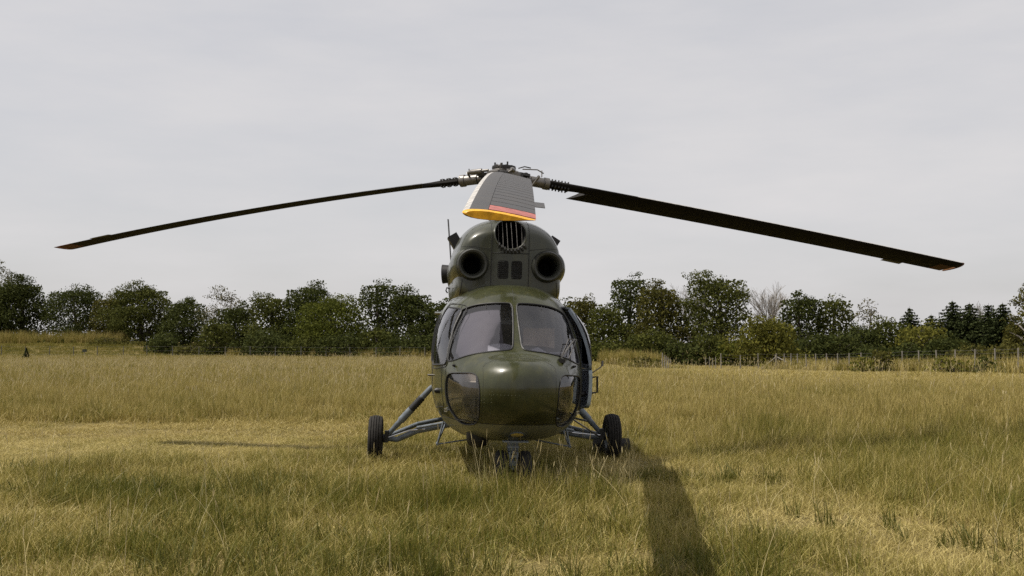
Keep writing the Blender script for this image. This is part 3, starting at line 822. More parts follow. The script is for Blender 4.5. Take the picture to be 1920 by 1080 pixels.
# ------------------------------------------------------------------ landing gear
def wheel(name, c, r, w, parent, grooves):
    e = empty(name, c, parent)
    prof = [(r * 0.52, -w * 0.42), (r * 0.62, -w * 0.47), (r * 0.80, -w * 0.5), (r * 0.93, -w * 0.44)]
    xs = np.linspace(-w * 0.36, w * 0.36, grooves * 4 + 1)
    for i, x in enumerate(xs):
        rr = r * (1 - 0.10 * (x / (w * 0.5)) ** 2)
        prof.append((rr - (0.012 if i % 4 == 2 else 0.0), x))
    prof += [(r * 0.93, w * 0.44), (r * 0.80, w * 0.5), (r * 0.62, w * 0.47), (r * 0.52, w * 0.42)]
    MB().lathe(prof, (0, 0, 0), (1, 0, 0), 48).build('tyre', 'tyre', e, 25)
    m = MB(); m.lathe([(r * 0.53, -w * 0.40), (r * 0.45, -w * 0.36), (r * 0.40, -w * 0.20), (r * 0.15, -w * 0.22), (r * 0.13, -w * 0.42), (0.001, -w * 0.43)], (0, 0, 0), (1, 0, 0), 28)
    m.lathe([(r * 0.53, w * 0.40), (r * 0.45, w * 0.36), (r * 0.40, w * 0.20), (r * 0.15, w * 0.22), (r * 0.13, w * 0.42), (0.001, w * 0.43)], (0, 0, 0), (1, 0, 0), 28)
    m.build('rim', 'gear', e)
    return e
WR = 0.295
for s in (-1, 1):
    zc = WR + s * 1.525 * math.tan(ROLL)
    w_ = wheel('main_wheel', (s * 1.525, 0, zc), WR, 0.18, heli, 4)
    a = Vector((s * 1.37, -0.02, zc + 0.05)); b = Vector((s * 0.80, -0.12, 0.97 + s * 0.01))
    d = b - a
    leg = MB()
    leg.tube([a, a + d * 0.16, a + d * 0.17, a + d * 0.30], [0.032, 0.032, 0.036, 0.036], 14); leg.tube([a + d * 0.28, a + d * 0.50, a + d * 0.51], [0.047, 0.047, 0.036], 14)
    lego = leg.build('shock_strut', 'gear', heli)
    MB().tube([a + d * 0.72, a + d * 0.74, a + d * 0.92, a + d * 1.0], [0.030, 0.038, 0.036, 0.024], 14).build('strut_rod', 'gear', lego)
    bt = MB(); bt.tube([a + d * (0.5 + 0.02 * i) for i in range(13)], [0.043 + (0.006 if i % 2 else 0) for i in range(13)], 14); bt.build('rubber_boot', 'gasket', lego)
    arm = MB(); e = Vector((s * 1.40, 0, zc)); 
    arm.tube([e, Vector((s * 1.25, -0.02, zc - 0.01)), Vector((s * 1.0, -0.05, 0.365)), Vector((s * 0.52, -0.10, 0.47))], [0.032, 0.036, 0.040, 0.037], 14)
    arm.tube([e + Vector((0, 0.02, 0.01)), Vector((s * 1.0, 0.3, 0.42)), Vector((s * 0.55, 0.62, 0.50))], 0.030, 12)
    arm.tube([Vector((s * 1.0, -0.12, 0.41)), Vector((s * 0.62, -0.30, 0.50))], 0.018, 8)
    armo = arm.build('axle_arm', 'gear', heli)
    ax_ = MB(); ax_.lathe([(0.055, 0), (0.055, 0.06), (0.035, 0.07), (0.035, 0.16)], (s * 1.37, 0, zc), (s, 0, 0), 16, cap=True); ax_.box((s * 1.385, -0.02, zc + 0.03), (0.05, 0.1, 0.14)); ax_.build('axle', 'hubdark', armo)
    br = MB(); br.tube([Vector((s * 0.9, -0.1, 0.39)), Vector((s * 1.1, -0.09, 0.37)), Vector((s * 1.36, -0.08, zc + 0.02))], 0.008, 6); br.build('brake_line', 'chrome', armo)
    stp = MB(); A = Vector((s * 0.70, -1.5, 0.60)); B = Vector((s * 0.765, -1.5, 0.335)); C_ = Vector((s * 0.30, -1.5, 0.415))
    stp.tube([A, B], 0.011, 8); stp.tube([A + Vector((-s * 0.03, 0.12, -0.03)), B + Vector((0, 0.06, 0))], 0.011, 8); stp.tube([B, C_], 0.009, 8); stp.tube([B + Vector((0, -0.02, 0)), B + Vector((0, 0.16, 0))], 0.014, 8)
    stp.build('boarding_step', 'gear', heli)
mb = MB(); mb.tube([(0.62, -2.35, 0.74), (0.85, -1.2, 0.62), (1.34, -0.1, 0.34)], 0.010, 6); mb.build('grounding_cable', 'hub', heli)
# nose gear
ng = empty('nose_gear', (0, -2.71, 0), heli)
mb = MB(); mb.tube([(0, 0.10, 0.62), (0, 0.04, 0.40), (0, 0.03, 0.38)], [0.062, 0.06, 0.045], 16); mb.tube([(0, 0.05, 0.42), (0, 0.0, 0.20)], 0.036, 14); mb.build('strut', 'gear', ng)
mb = MB()
for z, rr in ((0.43, 0.066), (0.37, 0.058), (0.31, 0.05)):
    mb.lathe([(rr - 0.012, -0.014), (rr, -0.012), (rr, 0.012), (rr - 0.012, 0.014)], (0, 0.03, z), (0, 0.12, 1), 18)
mb.box((0, -0.045, 0.345), (0.07, 0.02, 0.03)); mb.box((0, -0.05, 0.275), (0.085, 0.02, 0.05)); mb.build('strut_collar', 'gear', ng)
mb = MB()
for s in (-1, 1):
    mb.box((s * 0.035, -0.055, 0.31), (0.016, 0.03, 0.16), Matrix.Rotation(s * R(6), 3, 'Y'))
mb.build('torque_link', 'gear', ng)
mb = MB(); mb.tube([(-0.14, 0, 0.2), (0.14, 0, 0.2)], 0.025, 10); mb.build('axle', 'hubdark', ng)
for s in (-1, 1):
    mb = MB(); r, w = 0.2, 0.12
    mb.lathe([(0.09, -w * .4), (0.12, -w * .47), (0.165, -w * .5), (0.19, -w * .38), (0.2, -w * .2), (0.2, w * .2), (0.19, w * .38), (0.165, w * .5), (0.12, w * .47), (0.09, w * .4), (0.03, w * .3)], (s * 0.125, 0, 0.2), (1, 0, 0), 36); mb.build('nose_tyre', 'tyre', ng)

# ------------------------------------------------------------------ rotor
HUB = Vector((0, -0.35, 3.63))
mb = MB(); mb.lathe([(0.20, 2.9), (0.17, 3.1), (0.11, 3.2), (0.085, 3.3), (0.085, 3.55)], (0, -0.35, 0), (0, 0, 1), 28); mb.build('rotor_mast', 'hubdark', heli)
mb = MB(); mb.lathe([(0.20, 3.26), (0.22, 3.28), (0.22, 3.32), (0.19, 3.35), (0.10, 3.36)], (0, -0.35, 0), (0, 0, 1), 28); mb.build('swashplate', 'hub', heli)
hubo = empty('rotor_hub', HUB, heli)
mb = MB(); mb.lathe([(0.10, -0.16), (0.20, -0.10), (0.22, -0.04), (0.22, 0.04), (0.19, 0.06), (0.15, 0.07), (0.14, 0.10), (0.12, 0.105), (0.001, 0.105)], (0, 0, 0), (0, 0, 1), 30); mb.build('hub_body', 'hub', hubo)
mb = MB(); mb.lathe([(0.15, 0.085), (0.155, 0.10), (0.15, 0.125), (0.10, 0.13), (0.001, 0.13)], (0, 0, 0), (0, 0, 1), 24)
for k in range(10):
    q = 2 * math.pi * k / 10; mb.lathe([(0.011, 0.12), (0.011, 0.135 + 0.018 * (k % 3)), (0.001, 0.137 + 0.018 * (k % 3))], (0.115 * math.cos(q), 0.115 * math.sin(q), 0), (0, 0, 1), 8)
mb.build('hub_cap', 'hubdark', hubo)
CHORD = 0.45
def airfoil(u):
    """half thickness over the chord, 13 percent section"""
    return 5 * 0.13 * (0.2969 * math.sqrt(u) - 0.1260 * u - 0.3516 * u * u + 0.2843 * u ** 3 - 0.1030 * u ** 4)
def blade(tip_world, pitch, sagk, first):
    T = HINV @ Vector(tip_world)
    Hh = Vector((T.x - HUB.x, T.y - HUB.y, 0)); RT = 7.25
    dr = Hh.normalized(); R_xy = Hh.length
    lead = Vector((0, 0, 1)).cross(dr); lead = -lead    # clockwise rotor seen from above
    def axis(r):
        s = r / RT
        return Vector((HUB.x, HUB.y, 0)) + dr * (R_xy * s) + Vector((0, 0, HUB.z + (T.z - HUB.z) * ((1 - sagk) * s + sagk * s * s)))
    def frame(r):
        tw = pitch + R(3.5) * (0.75 - r / RT)
        t = (axis(r + 0.05) - axis(r - 0.05)).normalized()
        up = lead.cross(t) if lead.cross(t).z > 0 else t.cross(lead)
        up.normalize(); l = lead
        cl = l * math.cos(tw) + up * math.sin(tw); cu = up * math.cos(tw) - l * math.sin(tw)
        return axis(r), cl, cu, t
    def sec(r, us, side=0):
        o, cl, cu, t = frame(r)
        up_ = [o + cl * (0.25 - u) * CHORD + cu * airfoil(u) * CHORD for u in us]
        lo_ = [o + cl * (0.25 - u) * CHORD - cu * airfoil(u) * CHORD for u in us]
        return up_, lo_
    bl = empty('rotor_blade', (0, 0, 0), heli)
    # spar
    us = [0.0, 0.01, 0.04, 0.09, 0.16, 0.24, 0.34]
    rs = [0.62, 0.80, 1.05, 1.3] + list(np.linspace(1.6, 7.20, 24))
    V = []; F = []; n = 0
    for r in rs:
        u2, l2 = sec(r, us)
        if r < 1.2:
            o, cl, cu, t = frame(r)
            q = [(math.cos(math.pi * i / 6), math.sin(math.pi * i / 6)) for i in range(7)]
            bl_ = max(0, min(1, (1.25 - r) / 0.4))
            u2 = [p.lerp(o + cl * x * 0.085 + cu * y * 0.046, bl_) for p, (x, y) in zip(u2, q)]; l2 = [p.lerp(o + cl * x * 0.085 - cu * y * 0.046, bl_) for p, (x, y) in zip(l2, q)]
        ring = u2 + list(reversed(l2[1:])); n = len(ring); V += ring
    for i in range(len(rs) - 1):
        for k in range(n):
            F.append((i * n + k, i * n + (k + 1) % n, (i + 1) * n + (k + 1) % n, (i + 1) * n + k))
    F += [tuple(range(n)), tuple((len(rs) - 1) * n + k for k in range(n - 1, -1, -1))]
    so_ = MB().add(V, F).build('spar', 'blade', bl)
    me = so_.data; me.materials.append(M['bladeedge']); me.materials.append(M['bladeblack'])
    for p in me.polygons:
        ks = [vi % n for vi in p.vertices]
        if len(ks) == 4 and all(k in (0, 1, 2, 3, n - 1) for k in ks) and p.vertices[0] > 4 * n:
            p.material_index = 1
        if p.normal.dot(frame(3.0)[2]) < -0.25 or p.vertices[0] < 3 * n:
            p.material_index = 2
    # pockets
    r0, NP = 1.15, 24; wd = (7.17 - r0) / NP
    up_us = [0.345, 0.5, 0.7, 0.85, 0.985]
    for k in range(NP):
        a, b = r0 + k * wd + 0.009, r0 + (k + 1) * wd - 0.009
        V = []; 
        for r in (a, b):
            rr = r
            u2, l2 = sec(rr, up_us)
            if k == 0 and r == a:
                o, cl, cu, t = frame(r)
                u2 = [p - t * (0.16 * (i / 4)) for i, p in enumerate(u2)]; l2 = [p - t * (0.16 * (i / 4)) for i, p in enumerate(l2)]
            V += u2 + list(reversed(l2))
        F = [(i, (i + 1) % 10, 10 + (i + 1) % 10, 10 + i) for i in range(10)] + [tuple(range(9, -1, -1)), tuple(range(10, 20))]
        po = MB().add(V, F).build('pocket', 'bladered' if k == NP - 1 else 'blade', bl)
        if True:
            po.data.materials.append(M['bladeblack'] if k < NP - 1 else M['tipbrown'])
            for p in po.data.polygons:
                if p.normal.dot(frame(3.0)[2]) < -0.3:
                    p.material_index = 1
    # dark sealing ribs under the joints between the pockets
    rbm = MB()
    for k in range(1, NP):
        r = r0 + k * wd; V = []
        for q in (r - 0.012, r + 0.012):
            o, cl, cu, t = frame(q); u2, l2 = sec(q, up_us)
            V += [p - cu * 0.003 for p in u2] + [p + cu * 0.003 for p in reversed(l2)]
        rbm.add(V, [(i, (i + 1) % 10, 10 + (i + 1) % 10, 10 + i) for i in range(10)] + [tuple(range(9, -1, -1)), tuple(range(10, 20))])
    rbm.build('sealing_ribs', 'bladeblack', bl)['kind'] = 'stuff'
    # tip cap
    us = [0.0, 0.015, 0.05, 0.12, 0.22, 0.36, 0.55, 0.78, 0.985]
    V = []; rings = ((7.203, 1.0), (7.235, 0.97), (7.25, 0.84))
    for r, kk in rings:
        u2, l2 = sec(r, us); o, cl, cu, t = frame(r); c0 = o - cl * 0.1 * CHORD
        V += [c0 + (p - c0) * kk for p in u2 + list(reversed(l2[1:]))]
    n = len(V) // 3
    F = [(i * n + k, i * n + (k + 1) % n, (i + 1) * n + (k + 1) % n, (i + 1) * n + k) for i in range(2) for k in range(n)] + [tuple(range(n)), tuple(2 * n + k for k in range(n - 1, -1, -1))]
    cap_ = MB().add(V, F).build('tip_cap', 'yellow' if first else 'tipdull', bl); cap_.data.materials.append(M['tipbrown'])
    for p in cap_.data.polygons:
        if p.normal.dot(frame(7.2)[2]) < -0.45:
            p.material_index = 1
    # trim tab
    o, cl, cu, t = frame(6.3); c = o - cl * (0.75 + 0.06) * CHORD
    tb = MB(); V = [c + t * x + cl * y + cu * z for x in (-0.17, 0.17) for y in (-0.035, 0.035) for z in (-0.002, 0.002)]
    tb.add(V, [(0, 1, 3, 2), (4, 6, 7, 5), (0, 4, 5, 1), (2, 3, 7, 6), (0, 2, 6, 4), (1, 5, 7, 3)]); tb.build('trim_tab', 'blade', bl, 0)
    # root fittings
    rb = MB()
    for k in range(7):
        o, cl, cu, t = frame(0.60 + 0.045 * k)
        for q in (-0.055, 0.055):
            rb.tube([o + cl * q - cu * 0.052, o + cl * q + cu * 0.052], 0.011, 6)
        if k % 2 == 0:
            rb.lathe([(0.058, -0.012), (0.062, 0), (0.058, 0.012)], o, t, 16)
    rb.build('root_bolts', 'hubdark', bl)
    sl = MB(); o1, cl, cu, t = frame(0.30); o2 = frame(0.60)[0]
    sl.tube([o1, o1.lerp(o2, 0.2), o1.lerp(o2, 0.22), o1.lerp(o2, 0.8), o1.lerp(o2, 0.82), o2 + t * 0.01], [0.05, 0.05, 0.066, 0.066, 0.078, 0.078], 18); sl.build('hinge_sleeve', 'hub', bl)
    fk = MB(); ob = frame(0.12)[0]; rot = Matrix((cl, t, cu)).transposed()
    for q in (-0.052, 0.052):
        fk.box(ob.lerp(o1, 0.55) + cu * q, (0.12, 0.24, 0.035), rot)
    fk.tube([o1 - cu * 0.09, o1 + cu * 0.095], 0.03, 12); fk.tube([frame(0.2)[0] - cl * 0.1, frame(0.2)[0] + cl * 0.1], 0.028, 12)
    fk.build('hinge_fork', 'hubdark', bl)
    dm = MB(); a = frame(0.16)[0] - cl * 0.11 + cu * 0.09; b = frame(0.46)[0] - cl * 0.10 + cu * 0.09
    dm.tube([a, a.lerp(b, .3), a.lerp(b, .31), a.lerp(b, .8), b], [0.018, 0.018, 0.034, 0.034, 0.016], 12); dm.tube([b, frame(0.46)[0]], 0.014, 8)
    dm.tube([frame(0.22)[0] + cl * 0.09 + cu * 0.1, frame(0.42)[0] + cl * 0.1 + cu * 0.125, frame(0.52)[0] + cl * 0.06 + cu * 0.11], 0.008, 6)
    dm.tube([frame(0.50)[0] + cl * 0.05 + cu * 0.06, frame(0.50)[0] + cl * 0.05 + cu * 0.15], 0.008, 6)
    dm.build('lag_damper', 'hub', bl)
    ph = MB(); a = frame(0.40)[0] + cl * 0.20 - cu * 0.02; ph.tube([frame(0.42)[0], a], 0.02, 8); ph.tube([a, Vector((HUB.x, HUB.y, 3.31)) + (Vector((a.x, a.y, 0)) - Vector((HUB.x, HUB.y, 0))).normalized() * 0.21], 0.011, 8); ph.build('pitch_link', 'hub', bl)
def px3(px, py, d):
    """world point seen at a pixel of the photograph at a given distance along y"""
    v = CAM_M.to_3x3() @ Vector(((px - 960) / 2000.0, -(py - 540) / 2000.0, -1.0))
    return Vector(cam.location) + v * (d / v.y)
blade(px3(901, 403, 6.28), R(5.5), 0.28, True)
blade(px3(130, 465, 16.15), R(5.0), 0.42, False)
blade(px3(1800, 498, 15.9), R(13.0), 0.15, False)
hl = MB(); hl.tube([(0.18, -0.05, 0.10), (0.26, -0.05, 0.125), (0.34, -0.05, 0.11)], 0.008, 6); hl.build('hydraulic_line', 'hubdark', hubo)

# tail: stabiliser, tail rotor, skid
st = MB(); V = []; F = []
for x in (-0.73, 0.0, 0.73):
    V += [(x, 6.9, 2.06), (x, 7.05, 2.09), (x, 7.45, 2.06), (x, 7.05, 2.03)]
for i in range(2):
    for k in range(4):
        F.append((i * 4 + k, i * 4 + (k + 1) % 4, (i + 1) * 4 + (k + 1) % 4, (i + 1) * 4 + k))
st.add(V, F + [(3, 2, 1, 0), (8, 9, 10, 11)]); st.build('stabiliser', 'cowl', heli)
fin = MB(); V = []
for z, y0, y1, w in ((2.1, 7.7, 8.5, 0.07), (2.75, 8.35, 8.75, 0.04)):
    V += [(-w, (y0 + y1) / 2, z), (0, y0, z), (w, (y0 + y1) / 2, z), (0, y1, z)]
fin.add(V, [(i, (i + 1) % 4, 4 + (i + 1) % 4, 4 + i) for i in range(4)] + [(3, 2, 1, 0), (4, 5, 6, 7)]); fin.build('tail_fin', 'cowl', heli)
tr_ = empty('tail_rotor', (-0.33, 8.52, 2.72), heli)
mb = MB(); mb.tube([(0.33, 0, 0), (-0.06, 0, 0)], [0.07, 0.05], 14); mb.build('tail_hub', 'hubdark', tr_)
for s in (-1, 1):
    mb = MB(); q = Matrix.Rotation(R(6), 3, 'X'); V = []; F = []
    for r, w in ((0.12, 0.03), (0.3, 0.1), (1.30, 0.1), (1.35, 0.06)):
        for yy, xx in ((-w, 0), (-w * 0.4, 0.016), (w, 0), (-w * 0.4, -0.016)):
            V.append(q @ Vector((xx - 0.03 - s * 0.10 * r, yy, s * r)))
    for i in range(3):
        for k in range(4):
            F.append((i * 4 + k, i * 4 + (k + 1) % 4, (i + 1) * 4 + (k + 1) % 4, (i + 1) * 4 + k))
    mb.add(V, F + [(3, 2, 1, 0), (12, 13, 14, 15)]); mb.build('tail_blade', 'black', tr_)
mb = MB(); mb.tube([(0, 7.7, 1.95), (0, 8.3, 1.5), (0, 8.45, 1.48)], 0.02, 8); mb.build('tail_skid', 'gear', heli)

# wheel chock, its own thing
p = HELI @ Vector((1.59, 0.33, 0)); p.z = 0
mb = MB(); V = []
for x in (-0.24, 0.24):
    V += [(x, -0.09, 0.0), (x, 0.09, 0.0), (x, 0.08, 0.17), (x, 0.0, 0.21), (x, -0.06, 0.15)]
mb.add(V, [(i, (i + 1) % 5, 5 + (i + 1) % 5, 5 + i) for i in range(5)] + [(4, 3, 2, 1, 0), (5, 6, 7, 8, 9)])
ck = mb.build('wheel_chock', 'wood', None, 20); ck.location = p + Vector((0.0, 0, 0.03)); ck.rotation_euler.z = R(6)
tag(ck, 'black timber chock wedged against the tyre below the open cockpit door', 'wheel chock')

# ------------------------------------------------------------------ trees
LEAF = {
    'dark': leaf_mat('leaf_dark_green', (0.047, 0.060, 0.017), 0.3),
    'mid': leaf_mat('leaf_mid_green', (0.064, 0.076, 0.019), 0.3),
    'olive': leaf_mat('leaf_olive', (0.078, 0.080, 0.021), 0.3),
    'bright': leaf_mat('leaf_fresh_green', (0.078, 0.096, 0.018), 0.35),
    'yellow': leaf_mat('leaf_yellow_green', (0.115, 0.122, 0.026), 0.35),
    'pale': leaf_mat('leaf_pale', (0.105, 0.105, 0.060), 0.35),
    'needle': leaf_mat('spruce_needles', (0.038, 0.052, 0.020), 0.2),
    'straw': leaf_mat('dry_weeds', (0.19, 0.165, 0.075), 0.3),
}
def leaves_mesh(name, C, S, Nn, asp=1.0):
    """diamond leaf sprays at centres C, half sizes S, normals Nn"""
    n = len(C)
    Nn = Nn / np.linalg.norm(Nn, axis=1, keepdims=True)
    t = rng.normal(size=(n, 3)); t -= (t * Nn).sum(1, keepdims=True) * Nn; t /= np.linalg.norm(t, axis=1, keepdims=True)
    b = np.cross(Nn, t)
    S = S[:, None]
    k = rng.uniform(-0.35, 0.35, (n, 1))
    V = np.stack([C - t * S * asp, C + b * S * 0.62 + t * S * k + Nn * S * 0.2, C + t * S * asp, C - b * S * 0.62 + t * S * k * 0.5 + Nn * S * 0.15], 1).reshape(-1, 3)
    me = bpy.data.meshes.new(name)
    me.vertices.add(4 * n); me.vertices.foreach_set('co', V.astype(np.float32).ravel())
    me.loops.add(4 * n); me.loops.foreach_set('vertex_index', np.arange(4 * n, dtype=np.int32))
    me.polygons.add(n); me.polygons.foreach_set('loop_start', np.arange(0, 4 * n, 4, dtype=np.int32)); me.polygons.foreach_set('loop_total', np.full(n, 4, np.int32))
    a = me.attributes.new('rnd', 'FLOAT', 'POINT')
    a.data.foreach_set('value', np.repeat(np.clip(rng.normal(0.45, 0.24, n), 0, 1), 4).astype(np.float32))
    me.update(); me.validate()
    return me

def lobes_crown(H, W, base, nl, shape, dens, size, seed, gap=0.0):
    """leaf sprays gathered in clumps inside an uneven crown; local coordinates, foot at 0"""
    r = np.random.default_rng(seed)
    C = []; Nr = []; S = []
    hc = H - base
    lobes = []; majors = []
    def width(u):
        if shape == 'round': return 0.82 + 0.18 * u / 0.4 if u < 0.4 else max(0.1, 1 - ((u - 0.4) / 0.62) ** 1.7)
        if shape == 'tall': return max(0.16, 1 - (abs(u - 0.42) / 0.64) ** 2.2)
        return math.sqrt(max(0.05, 1 - u * u))
    nm = 7 + int(r.integers(0, 4)) + int(hc / 2.5)
    for i in range(nm):
        u = (i + r.uniform(0.1, 0.9)) / nm; a = i * 2.4 + r.uniform(-0.7, 0.7); q = W * width(u) * r.uniform(0.35, 0.72)
        majors.append((np.array([q * math.cos(a), q * math.sin(a) * 0.9, base + hc * (0.08 + 0.72 * u + r.uniform(-0.07, 0.07))]), min(W * r.uniform(0.22, 0.42), hc * 0.3) * (1.05 - 0.45 * u)))
    tx_, ty_ = r.uniform(-0.3, 0.3) * W, r.uniform(-0.2, 0.2) * W
    majors.append((np.array([tx_, ty_, base + hc * 0.90]), 0.20 * W)); majors.append((np.array([tx_ * 0.7, ty_ * 0.7, base + hc * 0.80]), 0.30 * W)); majors.append((np.array([tx_ * 0.3, 0, base + hc * 0.66]), 0.38 * W))
    for c, Rm in majors:
        lobes.append((c, Rm * 0.85))
    for i in range(nl):
        c, Rm = majors[int(r.integers(0, len(majors)))]; d = r.normal(size=3); d[2] = abs(d[2]) * 0.8 - 0.2; d /= np.linalg.norm(d)
        lr = min(Rm * r.uniform(0.28, 0.55), r.uniform(0.4, 1.0)) * (1 - 0.35 * gap)
        p = c + d * Rm * r.uniform(0.75, 1.12); p[2] = max(p[2], 0.3 * lr)
        lobes.append((p, lr))
    for c, lr in lobes:
        n = int(dens * lr * lr * (150 if lr < 1.0 else 110))
        d = r.normal(size=(n, 3)); d /= np.linalg.norm(d, axis=1, keepdims=True)
        rr = lr * np.clip(r.normal(0.86, 0.22, n), 0.2, 1.35)
        p = c + d * rr[:, None] * np.array([1.12, 1.12, 0.88])
        m = p[:, 2] > 0.05
        C.append(p[m]); Nr.append((d * 0.9 + r.normal(size=(n, 3)) * 0.7 + np.array([0, 0, 0.35]))[m]); S.append((size * r.uniform(0.6, 1.4, n))[m])
    if not gap:   # shaded inner foliage that closes the crown
        n = int(120 * W * hc); u = r.uniform(0.0, 0.85, n); a = r.uniform(0, 2 * np.pi, n); q = W * 0.62 * np.sqrt(r.uniform(0, 1, n)) * np.sqrt(1 - 0.6 * u * u)
        C.append(np.stack([q * np.cos(a), q * np.sin(a), base + hc * u], 1)); Nr.append(r.normal(size=(n, 3)) + np.array([0, -0.8, 0.2])); S.append(size * r.uniform(1.1, 1.9, n))
    C = np.concatenate(C)
    kz = (H - base) / max(0.1, np.percentile(C[:, 2], 99.8) - base); kx = W / np.percentile(np.abs(C[:, 0]), 98.5)
    C = np.stack([C[:, 0] * kx, C[:, 1] * kx, np.where(C[:, 2] > base, base + (C[:, 2] - base) * kz, C[:, 2])], 1)
    lobes = [(np.array([c[0] * kx, c[1] * kx, base + (c[2] - base) * kz]), lr) for c, lr in lobes]
    return C, np.concatenate(S), np.concatenate(Nr), lobes

def limb_mesh(H, W, base, lobes, seed, thick):
    """tapered, slightly bent trunk with limbs reaching into the clumps"""
    r = random.Random(seed); mb = MB(); top = H * 0.86
    pts = []; rad = []
    for i in range(9):
        t = i / 8; pts.append((W * 0.08 * math.sin(3 * t + seed), W * 0.06 * math.cos(4 * t + seed), t * top - 0.05)); rad.append(thick * (1.25 - 1.1 * t) + (0.25 * thick if i == 0 else 0))
    mb.tube(pts, rad, 7)
    for c, lr in sorted(lobes, key=lambda q: -q[1])[:16]:
        z0 = max(0.12 * H, min(top * 0.95, c[2] - math.hypot(c[0], c[1]) * 0.75)); t = z0 / top; k = min(8, int(t * 8)); p0 = Vector(pts[k]); p0.z = z0
        c_ = Vector(c); m = p0.lerp(c_, 0.5) + Vector((r.uniform(-.1, .1) * W, r.uniform(-.1, .1) * W, 0.06 * W))
        mb.tube([p0, m, c_], [rad[k] * 0.5, rad[k] * 0.32, 0.02], 5)
    return mb

def tree(name, label, px, top, hw, d, kind, mat, cat='tree', group=None, base_frac=0.03, nl=None, dens=1.42, size=0.110, seed=0):
    x = (px - 960) / 2000 * d; z0 = float(gz(x, d)); H = CAM_H + (640 - top) / 2000 * d - z0; H = max(H, 0.9); W = hw / 2000 * d * (1.9 if kind == 'spruce' and hw > 10 else (1.15 if kind == 'dome' else 1.22))
    e = empty(name, (x, d, z0)); tag(e, label, cat, group)
    if kind in ('round', 'tall', 'sparse', 'dome'):
        sp = kind == 'sparse'
        nl = nl or (int(22 + 3.2 * H * W) if not sp else int(14 + 3 * H))
        C, S, Nn, lobes = lobes_crown(H, W, base_frac * H, nl, 'tall' if sp else kind, dens * (0.8 if sp else 1.0), size, seed + 1, 0.8 if sp else 0.0)
        link('crown', leaves_mesh('crown', C, S, Nn), LEAF[mat], e)
        limb_mesh(H, W, base_frac * H, lobes, seed, 0.035 * H if not sp else 0.028 * H).build('trunk', 'bark' if not sp else 'deadbark', e)
    elif kind == 'bare':
        r = random.Random(seed); mb = MB()
        def grow_(p, dr, L_, rad, lv):
            q = p + dr * L_ * 0.5 + Vector((r.uniform(-1, 1), r.uniform(-1, 1), 0.2)) * L_ * 0.05; e_ = p + dr * L_
            mb.tube([p, q, e_], [rad, rad * 0.8, rad * 0.6], 4 if lv < 4 else 3, cap=False)
            if lv == 0: return
            for i in range(3 if lv > 1 else 3):
                nd = (dr + Vector((r.uniform(-1, 1), r.uniform(-1, 1), r.uniform(-0.15, 0.6))) * 0.62).normalized()
                grow_(p.lerp(e_, r.uniform(0.45, 1.0)), nd, L_ * r.uniform(0.6, 0.82), max(0.012, rad * 0.58), lv - 1)
        for i in range(4):
            a = i * 1.6 + seed; grow_(Vector((0.15 * math.cos(a), 0.15 * math.sin(a), 0)), Vector((0.30 * math.cos(a) * W / H * 2, 0.3 * math.sin(a), 1)).normalized(), H * 0.36, 0.011 * H, 5)
        zt = max(v[2] for v in mb.v); mb.v = [(v[0], v[1], v[2] * H / zt) for v in mb.v]
        mb.build('trunk', 'deadbark', e, 0)
    elif kind == 'spruce':
        r = np.random.default_rng(seed); C = []; Nr = []; S = []; nlv = int(H / (0.30 if H > 3 else 0.085)); lsz = 0.13 if H > 3 else 0.05
        br = MB()
        for i in range(nlv):
            t = i / nlv; z = H * (0.06 + 0.93 * t); rad = W * (1 - t) ** (0.78 if H > 3 else 0.9) * r.uniform(0.72, 1.1); nb = max(6, int(17 * (1 - t) + 5))
            for k in range(nb):
                a = 2 * np.pi * (k + r.uniform(-.35, .35)) / nb; m = max(4, int(rad / (0.075 if H > 3 else 0.03))); q = np.linspace(0.08, 1.0, m) * rad * r.uniform(0.8, 1.1)
                p = np.stack([q * np.cos(a), q * np.sin(a), z - q * 0.22 + 0.05 * q ** 2 / max(rad, .3)], 1)
                if k % 3 == 0 and rad > 0.4:
                    br.tube([(0, 0, z), tuple(p[-1])], [0.025, 0.008], 3, cap=False)
                p = np.repeat(p, 2, 0) + r.normal(0, 0.06 if H > 3 else 0.015, (2 * m, 3))
                C.append(p); Nr.append(np.tile([0, 0, 1.0], (2 * m, 1)) + r.normal(0, 0.55, (2 * m, 3))); S.append(np.full(2 * m, lsz) * r.uniform(0.7, 1.3, 2 * m))
        link('crown', leaves_mesh('crown', np.concatenate(C), np.concatenate(S), np.concatenate(Nr)), LEAF[mat], e)
        br.tube([(0, 0, -0.05), (0, 0, H * 0.5), (0, 0, H)], [0.022 * H, 0.014 * H, 0.01], 7); br.build('trunk', 'bark', e)
    return e

